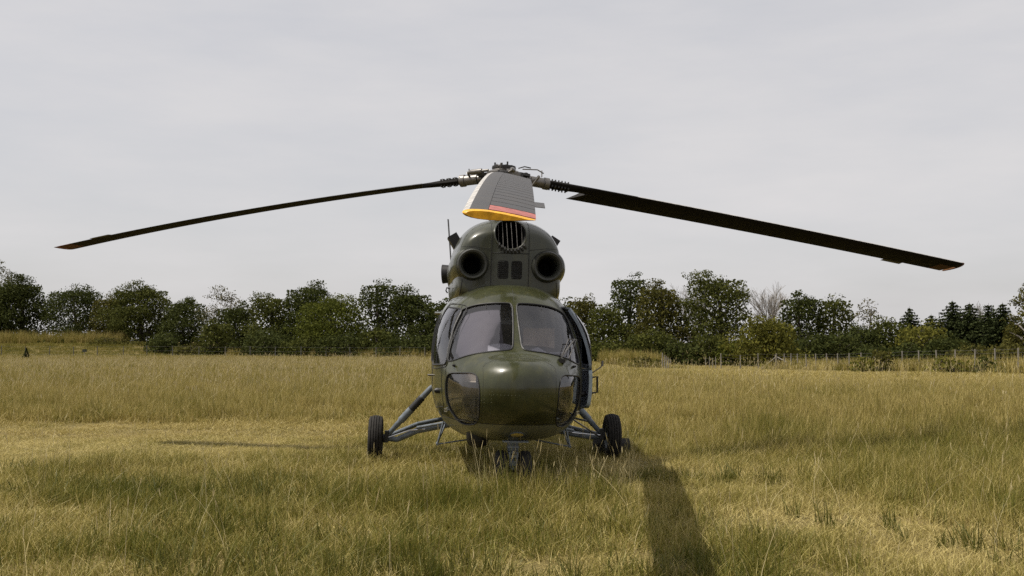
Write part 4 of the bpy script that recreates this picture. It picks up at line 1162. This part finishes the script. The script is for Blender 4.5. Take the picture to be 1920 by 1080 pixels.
LG = 'trees along the left of the far hedgerow'; RG = 'trees along the right of the far hedgerow'
TREES = [
 # name, label, px, top, half width, distance, kind, colour, extra
 ('tall_tree', 'tall thin pale-leaved tree at the left edge, highest of the left trees', 12, 488, 36, 150, 'sparse', 'olive', LG, {'dens': 1.8, 'nl': 80}),
 ('leafy_tree', 'big dark tree at the far left behind the grassy mound', 38, 515, 54, 146, 'round', 'dark', LG, {}),
 ('leafy_tree', 'dark round tree, second from the left, behind the mound with tall weeds', 140, 536, 50, 146, 'round', 'dark', LG, {}),
 ('leafy_tree', 'small olive tree tucked left of the widest tree behind the mound', 206, 550, 40, 144, 'round', 'olive', LG, {}),
 ('leafy_tree', 'broad pale-topped tree above the right slope of the mound', 266, 529, 58, 142, 'round', 'mid', LG, {}),
 ('leafy_tree', 'low dark tree just right of the broad tree above the mound', 348, 558, 46, 138, 'round', 'dark', LG, {}),
 ('leafy_tree', 'loose pale-topped tree left of the middle of the left hedgerow', 432, 536, 44, 132, 'sparse', 'pale', LG, {'dens': 1.6, 'nl': 70}),
 ('leafy_tree', 'dark tree filling in below the loose pale-topped tree', 440, 566, 40, 130, 'round', 'dark', LG, {}),
 ('leafy_tree', 'mid green tree right of the loose pale-topped tree', 508, 548, 44, 128, 'round', 'mid', LG, {}),
 ('leafy_tree', 'tall dark tree behind the fresh green tree of the left hedgerow', 576, 527, 48, 128, 'round', 'dark', LG, {}),
 ('leafy_tree', 'fresh green rounded tree, brightest of the left hedgerow', 618, 553, 58, 118, 'round', 'bright', LG, {}),
 ('leafy_tree', 'narrow dark tree, tallest of those nearest the helicopter on its left', 708, 525, 36, 124, 'tall', 'dark', LG, {'dens': 1.2}),
 ('leafy_tree', 'wide dark tree between the narrow dark tree and the helicopter', 772, 536, 52, 122, 'round', 'dark', LG, {}),
 ('leafy_tree', 'dark tree half hidden by the left side of the cockpit', 828, 556, 44, 120, 'round', 'dark', LG, {}),
 ('leafy_tree', 'olive tree showing just right of the open cockpit door', 1090, 552, 34, 116, 'round', 'olive', RG, {}),
 ('leafy_tree', 'low mid green tree second right of the open door', 1134, 570, 38, 112, 'round', 'mid', RG, {}),
 ('leafy_tree', 'tall dark tree with open top, leftmost tall tree right of the helicopter', 1180, 513, 38, 118, 'tall', 'dark', RG, {'dens': 0.9}),
 ('leafy_tree', 'olive green dome-topped tree left of the bare grey branches', 1236, 524, 50, 112, 'round', 'olive', RG, {}),
 ('bare_tree', 'bare grey branches showing between the olive tree and the tallest tree', 1296, 514, 30, 120, 'bare', 'pale', RG, {}),
 ('leafy_tree', 'tallest green tree right of the helicopter with twin rounded tops', 1346, 509, 60, 112, 'round', 'mid', RG, {'nl': 95}),
 ('bare_tree', 'leafless grey tree standing above the yellow-green tree', 1435, 523, 34, 118, 'bare', 'pale', RG, {}),
 ('leafy_tree', 'low wide yellow-green tree behind the corner of the wire fence', 1438, 592, 62, 96, 'round', 'yellow', RG, {'base_frac': 0.04}),
 ('leafy_tree', 'dark tree right of the leafless grey tree', 1502, 547, 44, 114, 'round', 'dark', RG, {}),
 ('leafy_tree', 'green tree with open pale top left of the thin pale tree', 1566, 553, 38, 114, 'tall', 'mid', RG, {'dens': 0.9}),
 ('leafy_tree', 'thin pale half-bare tree above the middle of the right fence', 1632, 561, 36, 116, 'sparse', 'pale', RG, {'dens': 1.2, 'nl': 60}),
 ('leafy_tree', 'low dark tree under the thin pale half-bare tree', 1622, 608, 44, 108, 'round', 'dark', RG, {}),
 ('leafy_tree', 'small mid green tree left of the pointed spruce tip', 1668, 592, 36, 108, 'round', 'mid', RG, {}),
 ('spruce_tree', 'spruce with a single pointed tip left of the yellowish tree', 1706, 574, 34, 112, 'spruce', 'needle', RG, {}),
 ('leafy_tree', 'yellowish green bushy tree between two pointed spruces', 1728, 600, 40, 100, 'round', 'yellow', RG, {'dens': 0.8}),
 ('spruce_tree', 'short pointed spruce right of the yellowish tree', 1746, 588, 34, 110, 'spruce', 'needle', RG, {}),
 ('spruce_tree', 'broad dark spruce starting the dense spruce row on the right', 1786, 562, 50, 108, 'spruce', 'needle', RG, {}),
 ('spruce_tree', 'broad dark spruce in front of bare twigs, second of the dense row', 1818, 566, 48, 106, 'spruce', 'needle', RG, {}),
 ('bare_tree', 'bare twigs sticking up behind the dense spruce row', 1826, 564, 36, 118, 'bare', 'pale', RG, {}),
 ('spruce_tree', 'pointed dark spruce, third of the dense row', 1854, 568, 46, 104, 'spruce', 'needle', RG, {}),
 ('spruce_tree', 'pointed dark spruce near the right edge, fourth of the dense row', 1880, 566, 46, 102, 'spruce', 'needle', RG, {}),
 ('leafy_tree', 'tall leafy tree cut off by the right edge of the picture', 1926, 524, 44, 92, 'sparse', 'olive', RG, {'dens': 2.6, 'nl': 70}),
 ('leafy_tree', 'low olive tree at the right edge below the tall leafy tree', 1912, 596, 36, 94, 'round', 'olive', RG, {'dens': 0.8}),
]
for i, (nm, lb, px, top, hw, d, kd, mt, g_, ex) in enumerate(TREES):
    ex = dict(ex)
    tree(nm, lb, px, top, hw, d, kd, mt, 'tree', g_, seed=100 + i * 7, **ex)
SHRUBS = [
 ('rounded dark shrub, roundest one standing forward of the left hedgerow', 408, 600, 34, 122, 'mid'),
 ('low olive shrub at the foot of the mound on the left', 232, 622, 44, 136, 'olive'),
 ('nearly black shrub where the mound slopes down to the field', 306, 612, 34, 130, 'dark'),
 ('dark undergrowth below the far left trees behind the weeds', 40, 600, 60, 143, 'dark'),
 ('dark undergrowth below the second tree behind the mound', 140, 604, 60, 143, 'dark'),
 ('pale olive low shrub left of the roundest shrub', 360, 632, 30, 126, 'olive'),
 ('pale yellowish low shrub right of the roundest shrub', 456, 630, 30, 122, 'olive'),
 ('dark shrub below the mid green tree of the left hedgerow', 506, 604, 40, 118, 'dark'),
 ('dark shrub under the left half of the fresh green tree', 566, 600, 40, 115, 'mid'),
 ('dark shrub under the right half of the fresh green tree', 642, 602, 44, 113, 'dark'),
 ('mid green shrub below the narrow dark tree', 706, 604, 40, 113, 'mid'),
 ('dark shrub left of the cockpit below the wide dark tree', 770, 600, 46, 112, 'dark'),
 ('dark shrub directly beside the left cockpit window', 822, 606, 36, 111, 'dark'),
 ('green shrub right of the open cockpit door', 1104, 616, 40, 106, 'bright'),
 ('mid green shrub below the low tree right of the door', 1158, 610, 44, 105, 'mid'),
 ('dark shrub below the olive dome-topped tree', 1222, 604, 46, 103, 'mid'),
 ('dark grey-green shrub behind the little stake fence', 1276, 612, 44, 101, 'dark'),
 ('green shrub below the left of the tallest tree', 1328, 608, 40, 101, 'mid'),
 ('bright green shrub between the tallest tree and the yellow-green tree', 1376, 606, 32, 99, 'bright'),
 ('dark shrub right of the yellow-green tree', 1512, 602, 40, 101, 'dark'),
 ('dark shrub below the green tree with open pale top', 1572, 608, 42, 100, 'dark'),
 ('dark shrub behind the middle posts of the right fence', 1640, 618, 44, 99, 'dark'),
 ('dark shrub below the pointed spruces', 1700, 622, 44, 97, 'dark'),
 ('dark shrub below the start of the dense spruce row', 1776, 618, 46, 96, 'dark'),
 ('olive shrub below the middle of the dense spruce row', 1836, 622, 40, 92, 'olive'),
 ('pale olive shrub below the end of the dense spruce row', 1890, 628, 38, 88, 'olive'),
 ('low dark shrub standing out in the field behind the open door', 1212, 664, 34, 74, 'olive'),
 ('yellowish weedy shrub growing through the right fence', 1618, 668, 22, 62, 'yellow'),
 ('tall grey-green weedy shrub between two posts of the right fence', 1652, 654, 24, 64, 'olive'),
 ('pale straw-coloured shrub spreading at the foot of the right fence', 1784, 668, 38, 56, 'yellow'),
 ('small grey-green shrub under the last posts of the right fence', 1846, 682, 20, 53, 'mid'),
]
for i, (lb, px, top, hw, d, mt) in enumerate(SHRUBS):
    if d > 80 and i > 0:
        top += 8 + (i * 37 % 23); hw *= 0.85 + 0.5 * ((i * 29 % 17) / 17)
    tree('shrub', lb, px, top, hw, d, 'dome', mt, 'shrub', 'shrubs below the trees and along the fences', base_frac=0.02, seed=900 + i * 5, dens=1.0 if d > 80 else 1.4, size=0.12 if d > 80 else 0.085, nl=34)
tree('spruce_sapling', 'tiny dark spruce sapling standing alone by the left fence', 51, 651, 8, 104, 'spruce', 'needle', 'tree', seed=5)

# the hedgerow goes on behind the machine and past both edges of the picture: one mass
HC, HS, HN = [], [], []; ht = MB()
for i, (px, top, hw, d) in enumerate([(900, 556, 60, 126), (985, 552, 62, 124), (1040, 560, 50, 122), (-60, 520, 60, 146), (-150, 535, 70, 147), (-250, 528, 70, 148), (-350, 540, 70, 149), (-460, 530, 80, 150), (-580, 536, 80, 151), (-700, 530, 80, 152),
                                      (1990, 560, 60, 100), (2070, 545, 70, 99), (2170, 555, 70, 98), (2280, 540, 80, 97), (2400, 550, 80, 96), (2520, 545, 80, 95), (2650, 550, 80, 95), (960, 606, 80, 112)]):
    x = (px - 960) / 2000 * d; z0 = float(gz(x, d)); H = CAM_H + (640 - top) / 2000 * d - z0; W = hw / 2000 * d * 1.2
    C, S, Nn, lb_ = lobes_crown(H, W, 0.03 * H, int(16 + 2 * H * W), 'round', 0.55, 0.16, 3000 + i * 11)
    HC.append(C + np.array([x, d, z0])); HS.append(S); HN.append(Nn)
    tm = limb_mesh(H, W, 0.03 * H, lb_, 3000 + i, 0.035 * H); ht.add([(v[0] + x, v[1] + d, v[2] + z0) for v in tm.v], tm.f)
hr = empty('hedgerow'); tag(hr, 'rest of the far hedgerow behind the helicopter and beyond the picture edges', 'hedgerow', kind='stuff')
link('foliage', leaves_mesh('foliage', np.concatenate(HC), np.concatenate(HS), np.concatenate(HN)), LEAF['dark'], hr)
ht.build('trunks', 'bark', hr)

# ------------------------------------------------------------------ fences
def fence(label, pts, hts, wires, r_post, name='wire_fence', group=None, wmat='wire', pmat='post'):
    e = empty(name, (pts[0][0], pts[0][1], float(gz(*pts[0])))); tag(e, label, 'fence', group)
    o0 = e.location
    P_ = []
    for (x, y), h in zip(pts, hts):
        z = float(gz(x, y)); b = Vector((x, y, z)) - Vector(o0); lean = Vector((random.uniform(-.04, .04), random.uniform(-.04, .04), 0)) * h
        mb = MB(); mb.tube([b - Vector((0, 0, 0.2)), b + lean * 0.5 + Vector((0, 0, h * 0.5)), b + lean + Vector((0, 0, h))], [r_post * 1.1, r_post, r_post * 0.92], 8)
        mb.build('post', pmat, e); P_.append((b, lean, h))
    for k in wires:
        L_ = []
        for i in range(len(P_)):
            b, l, h = P_[i]; L_.append(b + l * k + Vector((0, -r_post, h * k)))
            if i < len(P_) - 1:
                b2, l2, h2 = P_[i + 1]; m = (b + b2) / 2 + Vector((0, -r_post, (h + h2) / 2 * k - 0.02)); L_.append(m)
        MB().tube(L_, 0.0045, 4, cap=False).build('wire', wmat, e)
    return e
def gpt(px, d): return ((px - 960) / 2000 * d, d)
# receding run on the right, from the far corner towards the camera
RP = [1455, 1469, 1482, 1495, 1511, 1529, 1549, 1570, 1591, 1613, 1637, 1664, 1691, 1722, 1755, 1789, 1826, 1865, 1907, 1952]
c0, c1 = gpt(1455, 88), gpt(1952, 50)
pts = []
for px in RP:
    k = (px - 960) / 2000
    # intersect the view column with the straight run
    t = (k * c0[1] - c0[0]) / ((c1[0] - c0[0]) - k * (c1[1] - c0[1])); pts.append((c0[0] + (c1[0] - c0[0]) * t, c0[1] + (c1[1] - c0[1]) * t))
f1 = fence('long wire fence with slim posts running towards the camera on the right', pts, [1.30] * len(pts), (0.12, 0.3, 0.48, 0.66, 0.82, 0.96), 0.042)
mb = MB(); a = Vector((0.05, 0, 1.0)); mb.tube([a, Vector((1.4, -2.6, -0.05))], 0.04, 7); mb.build('brace', 'post', f1)
mb = MB(); mb.tube([Vector((-0.05, 0, 1.0)), Vector((-1.35, 0.0, -0.05))], 0.04, 7); mb.build('brace', 'post', f1)
pts = [gpt(px, 88) for px in (1351, 1387, 1421)]
fence('short far run of posts and rail left of the fence corner', pts + [gpt(1453, 88.2)], [1.28, 1.15, 1.3, 1.2], (0.25, 0.5, 0.75, 0.97), 0.045)
pts = [gpt(px, d) for px, d in ((1241, 66), (1245, 68), (1249, 70), (1253, 72), (1257, 74))]
fence('little cluster of pale stakes beside the low shrub in the field', pts, [1.1, 0.95, 0.9, 0.85, 0.8], (0.5, 0.9), 0.032, 'stake_fence')
pts = [gpt(px, d) for px, d in ((1322, 92), (1329, 91.5), (1335, 91), (1341, 90.5))]
fence('four thin stakes left of the short far run of fence', pts, [0.9, 1.0, 0.9, 1.0], (0.5, 0.9), 0.03, 'stake_fence')
LP = [-40, 4, 49, 94, 139, 184, 232, 277, 325, 374, 424, 470, 517, 565, 612, 657, 705, 750, 797]
pts = [gpt(px, 118 - 12 * max(0, (px - 300) / 500)) for px in LP]
fence('thin wire fence with slender posts along the far left edge of the field', pts, [1.25 + 0.1 * random.random() for _ in LP], (0.3, 0.6, 0.95), 0.045, pmat='steelpost')
x, y = gpt(160, 119.2); z = float(gz(x, y))
sg = empty('sign_board', (x, y, z)); tag(sg, 'small dark rectangular sign board on the left fence', 'sign')
mb = MB(); mb.box((0, -0.03, 0.78), (0.50, 0.03, 0.32)); mb.build('board', 'sign', sg)
mb = MB(); mb.tube([(0, 0.03, -0.1), (0, 0.03, 0.92)], 0.03, 8); mb.build('post', 'post', sg)

# ------------------------------------------------------------------ grass (instanced tufts inside one object each)
def blades(n, rad, h0, h1, w, seed, lean=0.45, seg=3, head=0.0, headw=0.012):
    """one tuft: curved tapering blades, optional seed heads"""
    r = np.random.default_rng(seed); V = []; F = []; A = []
    for i in range(n):
        a = r.uniform(0, 2 * np.pi); q = rad * math.sqrt(r.uniform()); bx, by = q * math.cos(a), q * math.sin(a)
        h = r.uniform(h0, h1); la = r.uniform(0, 2 * np.pi); ln = abs(r.normal(0, lean)) * h; dx, dy = math.cos(la), math.sin(la)
        fa = r.uniform(0, np.pi); wx, wy = math.cos(fa) * w * 0.5, math.sin(fa) * w * 0.5; rv = r.uniform(); o = len(V)
        for k in range(seg + 1):
            t = k / seg; cx = bx + dx * ln * t ** 1.8; cy = by + dy * ln * t ** 1.8; cz = h * (t - 0.25 * (ln / h) * t * t) if h > 0 else 0
            ww = (1 - 0.85 * t ** 1.6)
            if head and t == 1: ww = 0.5
            V += [(cx - wx * ww, cy - wy * ww, cz), (cx + wx * ww, cy + wy * ww, cz)]; A += [rv, rv]
        for k in range(seg):
            F.append((o + 2 * k, o + 2 * k + 1, o + 2 * k + 3, o + 2 * k + 2))
        if head and r.uniform() < head:
            o = len(V); hl = r.uniform(0.14, 0.26); tx, ty = dx * 0.12, dy * 0.12
            for t, ww in ((0, 0.25), (0.35, 1.0), (0.75, 0.8), (1.0, 0.1)):
                px_, py_, pz_ = cx + tx * hl * t, cy + ty * hl * t, cz + hl * t * 0.9
                V += [(px_ - headw * ww, py_, pz_), (px_ + headw * ww, py_, pz_), (px_, py_ - headw * ww, pz_), (px_, py_ + headw * ww, pz_)]; A += [1.15] * 4
            for k in range(3):
                b0 = o + 4 * k; F += [(b0, b0 + 1, b0 + 5, b0 + 4), (b0 + 2, b0 + 3, b0 + 7, b0 + 6)]
    return V, F, A

def scatter(name, label, tufts, P_, S_, G_, mat, wid=None, real=False):
    """points carrying tufts: everything lives in one mesh object, instanced by its own node tree"""
    n = len(P_); V = []; F = []; var = []; rnd = []
    for k, (v, f, a) in enumerate(tufts):
        o = len(V); V += v; F += [tuple(i + o for i in q) for q in f]; var += [k] * len(v); rnd += a
    m = len(V)
    allv = np.concatenate([np.array(V), P_])
    me = bpy.data.meshes.new(name); me.from_pydata(allv.tolist(), [], F); me.update()
    def attr(nm, tp, data, key='value'):
        a = me.attributes.new(nm, tp, 'POINT'); a.data.foreach_set(key, np.ascontiguousarray(data).ravel())
    attr('var', 'INT', np.concatenate([np.array(var, np.int32), np.full(n, -1, np.int32)]))
    attr('rnd', 'FLOAT', np.concatenate([np.array(rnd, np.float32), np.zeros(n, np.float32)]))
    attr('pick', 'INT', np.concatenate([np.zeros(m, np.int32), rng.integers(0, len(tufts), n).astype(np.int32)]))
    rot = np.concatenate([np.zeros((m, 3)), np.stack([rng.normal(0, 0.06, n), rng.normal(0, 0.06, n), rng.uniform(0, 6.283, n)], 1)]).astype(np.float32)
    attr('rot', 'FLOAT_VECTOR', rot, 'vector')
    w_ = np.ones(n) if wid is None else wid
    attr('scl', 'FLOAT_VECTOR', np.concatenate([np.ones((m, 3)), np.stack([w_, w_, S_], 1)]).astype(np.float32), 'vector')
    attr('g', 'FLOAT', np.concatenate([np.zeros(m), G_]).astype(np.float32))
    me.materials.append(mat)
    ob = bpy.data.objects.new(name, me); COL.objects.link(ob); tag(ob, label, 'grass', kind='stuff')
    ng_ = bpy.data.node_groups.new(name + '_scatter', 'GeometryNodeTree')
    ng_.interface.new_socket('Geometry', in_out='INPUT', socket_type='NodeSocketGeometry'); ng_.interface.new_socket('Geometry', in_out='OUTPUT', socket_type='NodeSocketGeometry')
    nd = ng_.nodes.new; lk = ng_.links.new
    gi = nd('NodeGroupInput'); go = nd('NodeGroupOutput')
    def named(nm, tp):
        q = nd('GeometryNodeInputNamedAttribute'); q.data_type = tp; q.inputs['Name'].default_value = nm
        return next(o for o in q.outputs if o.enabled and o.name == 'Attribute')
    va = named('var', 'INT')
    def sel(k):
        c = nd('FunctionNodeCompare'); c.data_type = 'INT'; c.operation = 'EQUAL'
        ins = [i for i in c.inputs if i.enabled]; lk(va, ins[0]); ins[1].default_value = k
        s_ = nd('GeometryNodeSeparateGeometry'); s_.domain = 'POINT'; lk(gi.outputs[0], s_.inputs['Geometry']); lk(c.outputs[0], s_.inputs['Selection'])
        return s_.outputs[0]
    jn = nd('GeometryNodeJoinGeometry')
    for k in range(len(tufts)):
        ra = nd('GeometryNodeRemoveAttribute'); ra.inputs['Name'].default_value = 'g'; lk(sel(k), ra.inputs[0]); t = nd('GeometryNodeGeometryToInstance'); lk(ra.outputs[0], t.inputs[0]); lk(t.outputs[0], jn.inputs[0])
    ip = nd('GeometryNodeInstanceOnPoints'); lk(sel(-1), ip.inputs['Points']); lk(jn.outputs[0], ip.inputs['Instance'])
    ip.inputs['Pick Instance'].default_value = True
    lk(named('pick', 'INT'), ip.inputs['Instance Index']); lk(named('rot', 'FLOAT_VECTOR'), ip.inputs['Rotation']); lk(named('scl', 'FLOAT_VECTOR'), ip.inputs['Scale'])
    if real:
        rz = nd('GeometryNodeRealizeInstances'); lk(ip.outputs[0], rz.inputs[0]); lk(rz.outputs[0], go.inputs[0])
    else:
        lk(ip.outputs[0], go.inputs[0])
    md = ob.modifiers.new('scatter', 'NODES'); md.node_group = ng_
    return ob

def wedge(y0, y1, dens, marg=2.5):
    """random points over the part of the field in view, with a margin at both sides"""
    A_ = (y1 - y0) * (0.5 * (y0 + y1) * 1.0 + 2 * marg); n = int(A_ * dens * 1.35)
    y = np.sqrt(rng.uniform(y0 * y0, y1 * y1, n)); hw = 0.5 * y + marg; hm = 0.5 * y1 + marg
    x = rng.uniform(-1, 1, n) * hw
    return x, y

def zone(x, y):
    """stand height (m) and greenness of the sward over the field"""
    nzv = fld(x, y); nz2 = fld(x * 0.37 + 9, y * 0.33 + 4); nz3 = fld(x * 2.3 + 3, y * 2.1 + 8)
    h = 0.10 + 0.075 * nzv
    g = 0.17 + 0.20 * nz2 + 0.16 * (nz3 - 0.5)
    # uncut stand behind the machine on the left
    k = smooth01(19.3, 21.5, y + 0.8 * (nzv - 0.5)) * (1 - smooth01(-1.5, 4.0, x)); h = h + k * 0.10; 
    # cut strip on the left
    k2 = smooth01(13.4, 14.8, y + 0.6 * (nzv - 0.5)) * (1 - smooth01(19.3, 20.6, y)) * (1 - smooth01(-2.9, -1.9, x)); h = h * (1 - 0.66 * k2); g = g * (1 - 0.8 * k2)
    k2 = (1 - smooth01(-5.2, -3.6, x + 0.25 * (y - 11) + nzv)) * (1 - smooth01(14, 17, y)); h = h * (1 - 0.45 * k2); g = g * (1 - 0.6 * k2)
    # uncut stand on the right
    k = smooth01(14.0, 16.0, y + 0.7 * (nzv - 0.5)) * smooth01(1.6, 2.6, x) * (1 - smooth01(34, 55, y)); h = h + 0.07 * k; g = g - 0.06 * k
    k = smooth01(2.9, 3.9, x + 0.6 * (nzv - 0.5)) * smooth01(7.2, 9.0, y); h = h + 0.08 * k * (1 - smooth01(16, 30, y)); g = g + 0.06 * k * (1 - smooth01(14, 24, y))
    # mown hay ground far right
    k = smooth01(26, 44, y) * smooth01(4, 12, x); h = h * (1 - 0.5 * k); g = g * (1 - 0.55 * k)
    # dry scalped patches in front on the right
    for cx, cy, rx, ry in ((1.5, 13.2, 0.5, 0.7), (2.55, 9.1, 1.1, 0.75), (3.3, 7.6, 1.0, 0.5), (1.35, 10.6, 0.6, 0.5), (0.2, 7.35, 0.5, 0.25), (2.4, 12.3, 0.9, 0.3), (-1.1, 7.1, 0.5, 0.2)):
        q = np.exp(-(((x - cx) / rx) ** 2 + ((y - cy) / ry) ** 2)); h = h * (1 - 0.62 * q); g = g - 0.75 * q
    # green rank tufts
    for cx, cy, rx, ry in ((-3.5, 11.0, 1.3, 0.7), (-2.4, 10.6, 1.6, 0.5), (-0.9, 7.6, 1.1, 0.9), (1.9, 11.6, 0.8, 0.3), (0.5, 9.4, 1.2, 0.6), (1.6, 7.3, 0.5, 0.4), (-2.1, 7.7, 0.8, 0.5), (-6.5, 12.4, 1.2, 0.4)):
        q = np.exp(-(((x - cx) / rx) ** 2 + ((y - cy) / ry) ** 2)); g = g + 0.20 * q * (0.4 + nz3); h = h * (1 + 0.18 * q)
    h = h * (0.75 + 0.5 * nz3)
    # trampled under and around the machine
    q = np.exp(-(((x + 0.1) / 1.5) ** 2 + ((y - 12.8) / 1.4) ** 2)); h = h * (1 - 0.3 * q)
    q = np.exp(-(((x - 0.2) / 1.3) ** 2 + ((y - 10.2) / 0.55) ** 2)); h = h * (1 + 0.75 * q); g = g + 0.12 * q
    k = (1 - smooth01(9.5, 12.5, y)); g = g + k * (0.28 * nz3 - 0.06)
    h = h * np.exp(rng.normal(0, 0.20, np.shape(h)))
    return np.clip(h, 0.045, 0.6), np.clip(g + rng.normal(0, 0.09, np.shape(g)), -0.25, 0.85)

GM = grass_mat('grass_blades', (0.108, 0.116, 0.016), (0.275, 0.232, 0.050), (0.50, 0.41, 0.16), at='GEOMETRY')
GF = grass_mat('far_grass_blades', (0.140, 0.138, 0.022), (0.262, 0.212, 0.050), (0.43, 0.345, 0.125))
GW = grass_mat('weed_blades', (0.085, 0.092, 0.014), (0.15, 0.14, 0.03), (0.28, 0.24, 0.08))
GS = grass_mat('seed_stalks', (0.24, 0.19, 0.085), (0.36, 0.29, 0.13), (0.58, 0.49, 0.27), 0.2)

x, y = wedge(4.8, 17.0, 32)
h, g = zone(x, y)
P_ = np.stack([x, y, gz(x, y) - 0.01], 1)
T = [blades(42, 0.18, 0.55, 1.25, 0.0060, 30 + k, 0.125, 2) for k in range(5)]
scatter('turf_grass', 'green and straw coloured grass tufts in the foreground around the wheels', T, P_, h, g, GM, real=True)
# short thatch that closes the ground
x, y = wedge(4.8, 17.0, 16)
h, g = zone(x, y)
T = [blades(26, 0.22, 0.5, 1.2, 0.010, 60 + k, 0.13, 1) for k in range(4)]
scatter('grass_thatch', 'short dry thatch lying between the foreground tufts', T, np.stack([x, y, gz(x, y) - 0.005], 1), np.clip(h * 0.32, 0.03, 0.10), g - 0.22, GM, real=True)
x, y = wedge(16.5, 44.0, 15, 6.0)
h, g = zone(x, y)
T = [blades(52, 0.30, 0.6, 1.25, 0.012, 80 + k, 0.12) for k in range(5)]
scatter('meadow_grass', 'tall straw coloured meadow grass behind the helicopter', T, np.stack([x, y, gz(x, y) - 0.01], 1), h * 1.05, g - 0.1, GF)
x, y = wedge(43.0, 122.0, 3.2, 12.0)
n = 3000; x = np.concatenate([x, rng.uniform(-80, -34, n)]); y = np.concatenate([y, rng.uniform(120, 144, n)])
h, g = zone(x, y)
T = [blades(60, 0.62, 0.5, 1.3, 0.028, 90 + k, 0.12) for k in range(5)]
scatter('field_grass', 'distant straw coloured grass across the far field', T, np.stack([x, y, gz(x, y) - 0.01], 1), h * 0.95, g - 0.1 + 0.38 * (y > 119) * (x < -33), GF)

# seed stalks: sparse pale stems, thick behind the machine on the left
x, y = wedge(5.2, 17.0, 2.0)
k = rng.uniform(size=len(x)) < (0.35 + 0.5 * fld(x * 0.8, y * 0.8)); x, y = x[k], y[k]
T = [blades(2, 0.06, 0.65, 1.25, 0.0050, 200 + k, 0.24, 5, 0.75, 0.0036) for k in range(7)]
sc_ = rng.uniform(0.30, 0.62, len(x)) * np.where((np.abs(x) < 1.2) & (y > 10) & (y < 15), 0.8, 1)
scatter('seed_stalks', 'tall pale seed stalks standing above the foreground grass', T, np.stack([x, y, gz(x, y)], 1), sc_, rng.uniform(-0.3, 0.3, len(x)), GS)
# a rank fringe of stems in front of the nose wheel
nf = 75
x = rng.uniform(-0.75, 1.25, nf); y = rng.normal(10.35, 0.3, nf)
T = [blades(2, 0.05, 0.6, 1.2, 0.0045, 240 + k, 0.26, 5, 0.6, 0.0036) for k in range(6)]
scatter('nose_stalks', 'bleached stems standing in front of the nose wheel', T, np.stack([x, y, gz(x, y)], 1), rng.uniform(0.28, 0.62, nf), rng.uniform(-0.2, 0.3, nf), GS)
x, y = wedge(20.5, 75.0, 3.6)
k = rng.uniform(size=len(x)) < np.clip(0.12 + 0.95 * (1 - smooth01(-6, 6, x)) * smooth01(22, 30, y) * (0.3 + 0.7 * fld(x * 0.3, y * 0.2)) + 0.10 * (x > 0) * (y < 45), 0, 1) * 0.8; x, y = x[k], y[k]
T = [blades(2, 0.20, 0.7, 1.2, 0.008, 260 + k, 0.22, 3, 0.9, 0.010) for k in range(6)]
scatter('meadow_seed_heads', 'bleached seed heads catching the sun over the meadow behind the helicopter', T, np.stack([x, y, gz(x, y)], 1), rng.uniform(0.42, 0.72, len(x)), rng.uniform(-0.5, 0.2, len(x)), GS)

# broad-bladed weeds in loose clumps in front
cl_ = ((-3.6, 10.9, 0.9, 0.35, 60), (-2.5, 10.5, 0.7, 0.3, 40), (-1.5, 7.1, 0.6, 0.3, 40), (-0.3, 6.9, 0.5, 0.25, 30), (1.2, 7.1, 0.4, 0.25, 26), (-5.4, 12.6, 0.7, 0.25, 24), (2.0, 11.7, 0.6, 0.2, 26), (-2.2, 8.3, 0.6, 0.3, 26), (3.7, 8.2, 0.6, 0.4, 30), (0.7, 8.9, 0.7, 0.3, 22))
x = np.concatenate([rng.normal(c[0], c[2], c[4]) for c in cl_]); y = np.concatenate([rng.normal(c[1], c[3], c[4]) for c in cl_])
T = [blades(20, 0.07, 0.5, 1.2, 0.009, 400 + k, 0.10, 3) for k in range(5)]
scatter('broad_weeds', 'dark green broad-bladed weed clumps scattered in the foreground grass', T, np.stack([x, y, gz(x, y)], 1), rng.uniform(0.11, 0.24, len(x)), rng.uniform(0.45, 0.8, len(x)), GW)

# rough weeds: on the mound, under the trees, along the right fence
W_ = []
n = 420; t = rng.uniform(0, 1, n); W_.append((np.stack([rng.uniform(-72, -50, n), rng.uniform(136, 140, n)], 1), rng.uniform(0.9, 1.9, n)))
n = 2300; xx = rng.uniform(-32, 62, n); dd = np.where(xx < 0, 121 - 11 * smooth01(-34, -8, xx), 112 - 10 * smooth01(0, 30, xx)) + rng.normal(0, 1.0, n); W_.append((np.stack([xx, dd], 1), rng.uniform(0.5, 1.2, n)))
n = 900; t = rng.uniform(0, 1, n); W_.append((np.stack([c0[0] + (c1[0] - c0[0]) * t + rng.normal(1.6, 1.1, n), c0[1] + (c1[1] - c0[1]) * t + rng.normal(0.5, 1.0, n)], 1), rng.uniform(0.4, 1.0, n)))
n = 160; W_.append((np.stack([rng.uniform(8, 13, n), rng.uniform(90, 98, n)], 1), rng.uniform(0.8, 1.5, n)))
n = 160; W_.append((np.stack([rng.normal(9.6, 0.9, n), rng.normal(75, 1.0, n)], 1), rng.uniform(0.3, 0.6, n)))
XY = np.concatenate([a for a, b in W_]); HH = np.concatenate([b for a, b in W_])
T = [blades(34, 0.42, 0.5, 1.15, 0.045, 300 + k, 0.3) for k in range(5)]
scatter('rough_weeds', 'rough weeds and dry stalks below the trees and along the fences', T, np.stack([XY[:, 0], XY[:, 1], gz(XY[:, 0], XY[:, 1])], 1), HH, rng.uniform(-0.1, 0.6, len(XY)), GF)
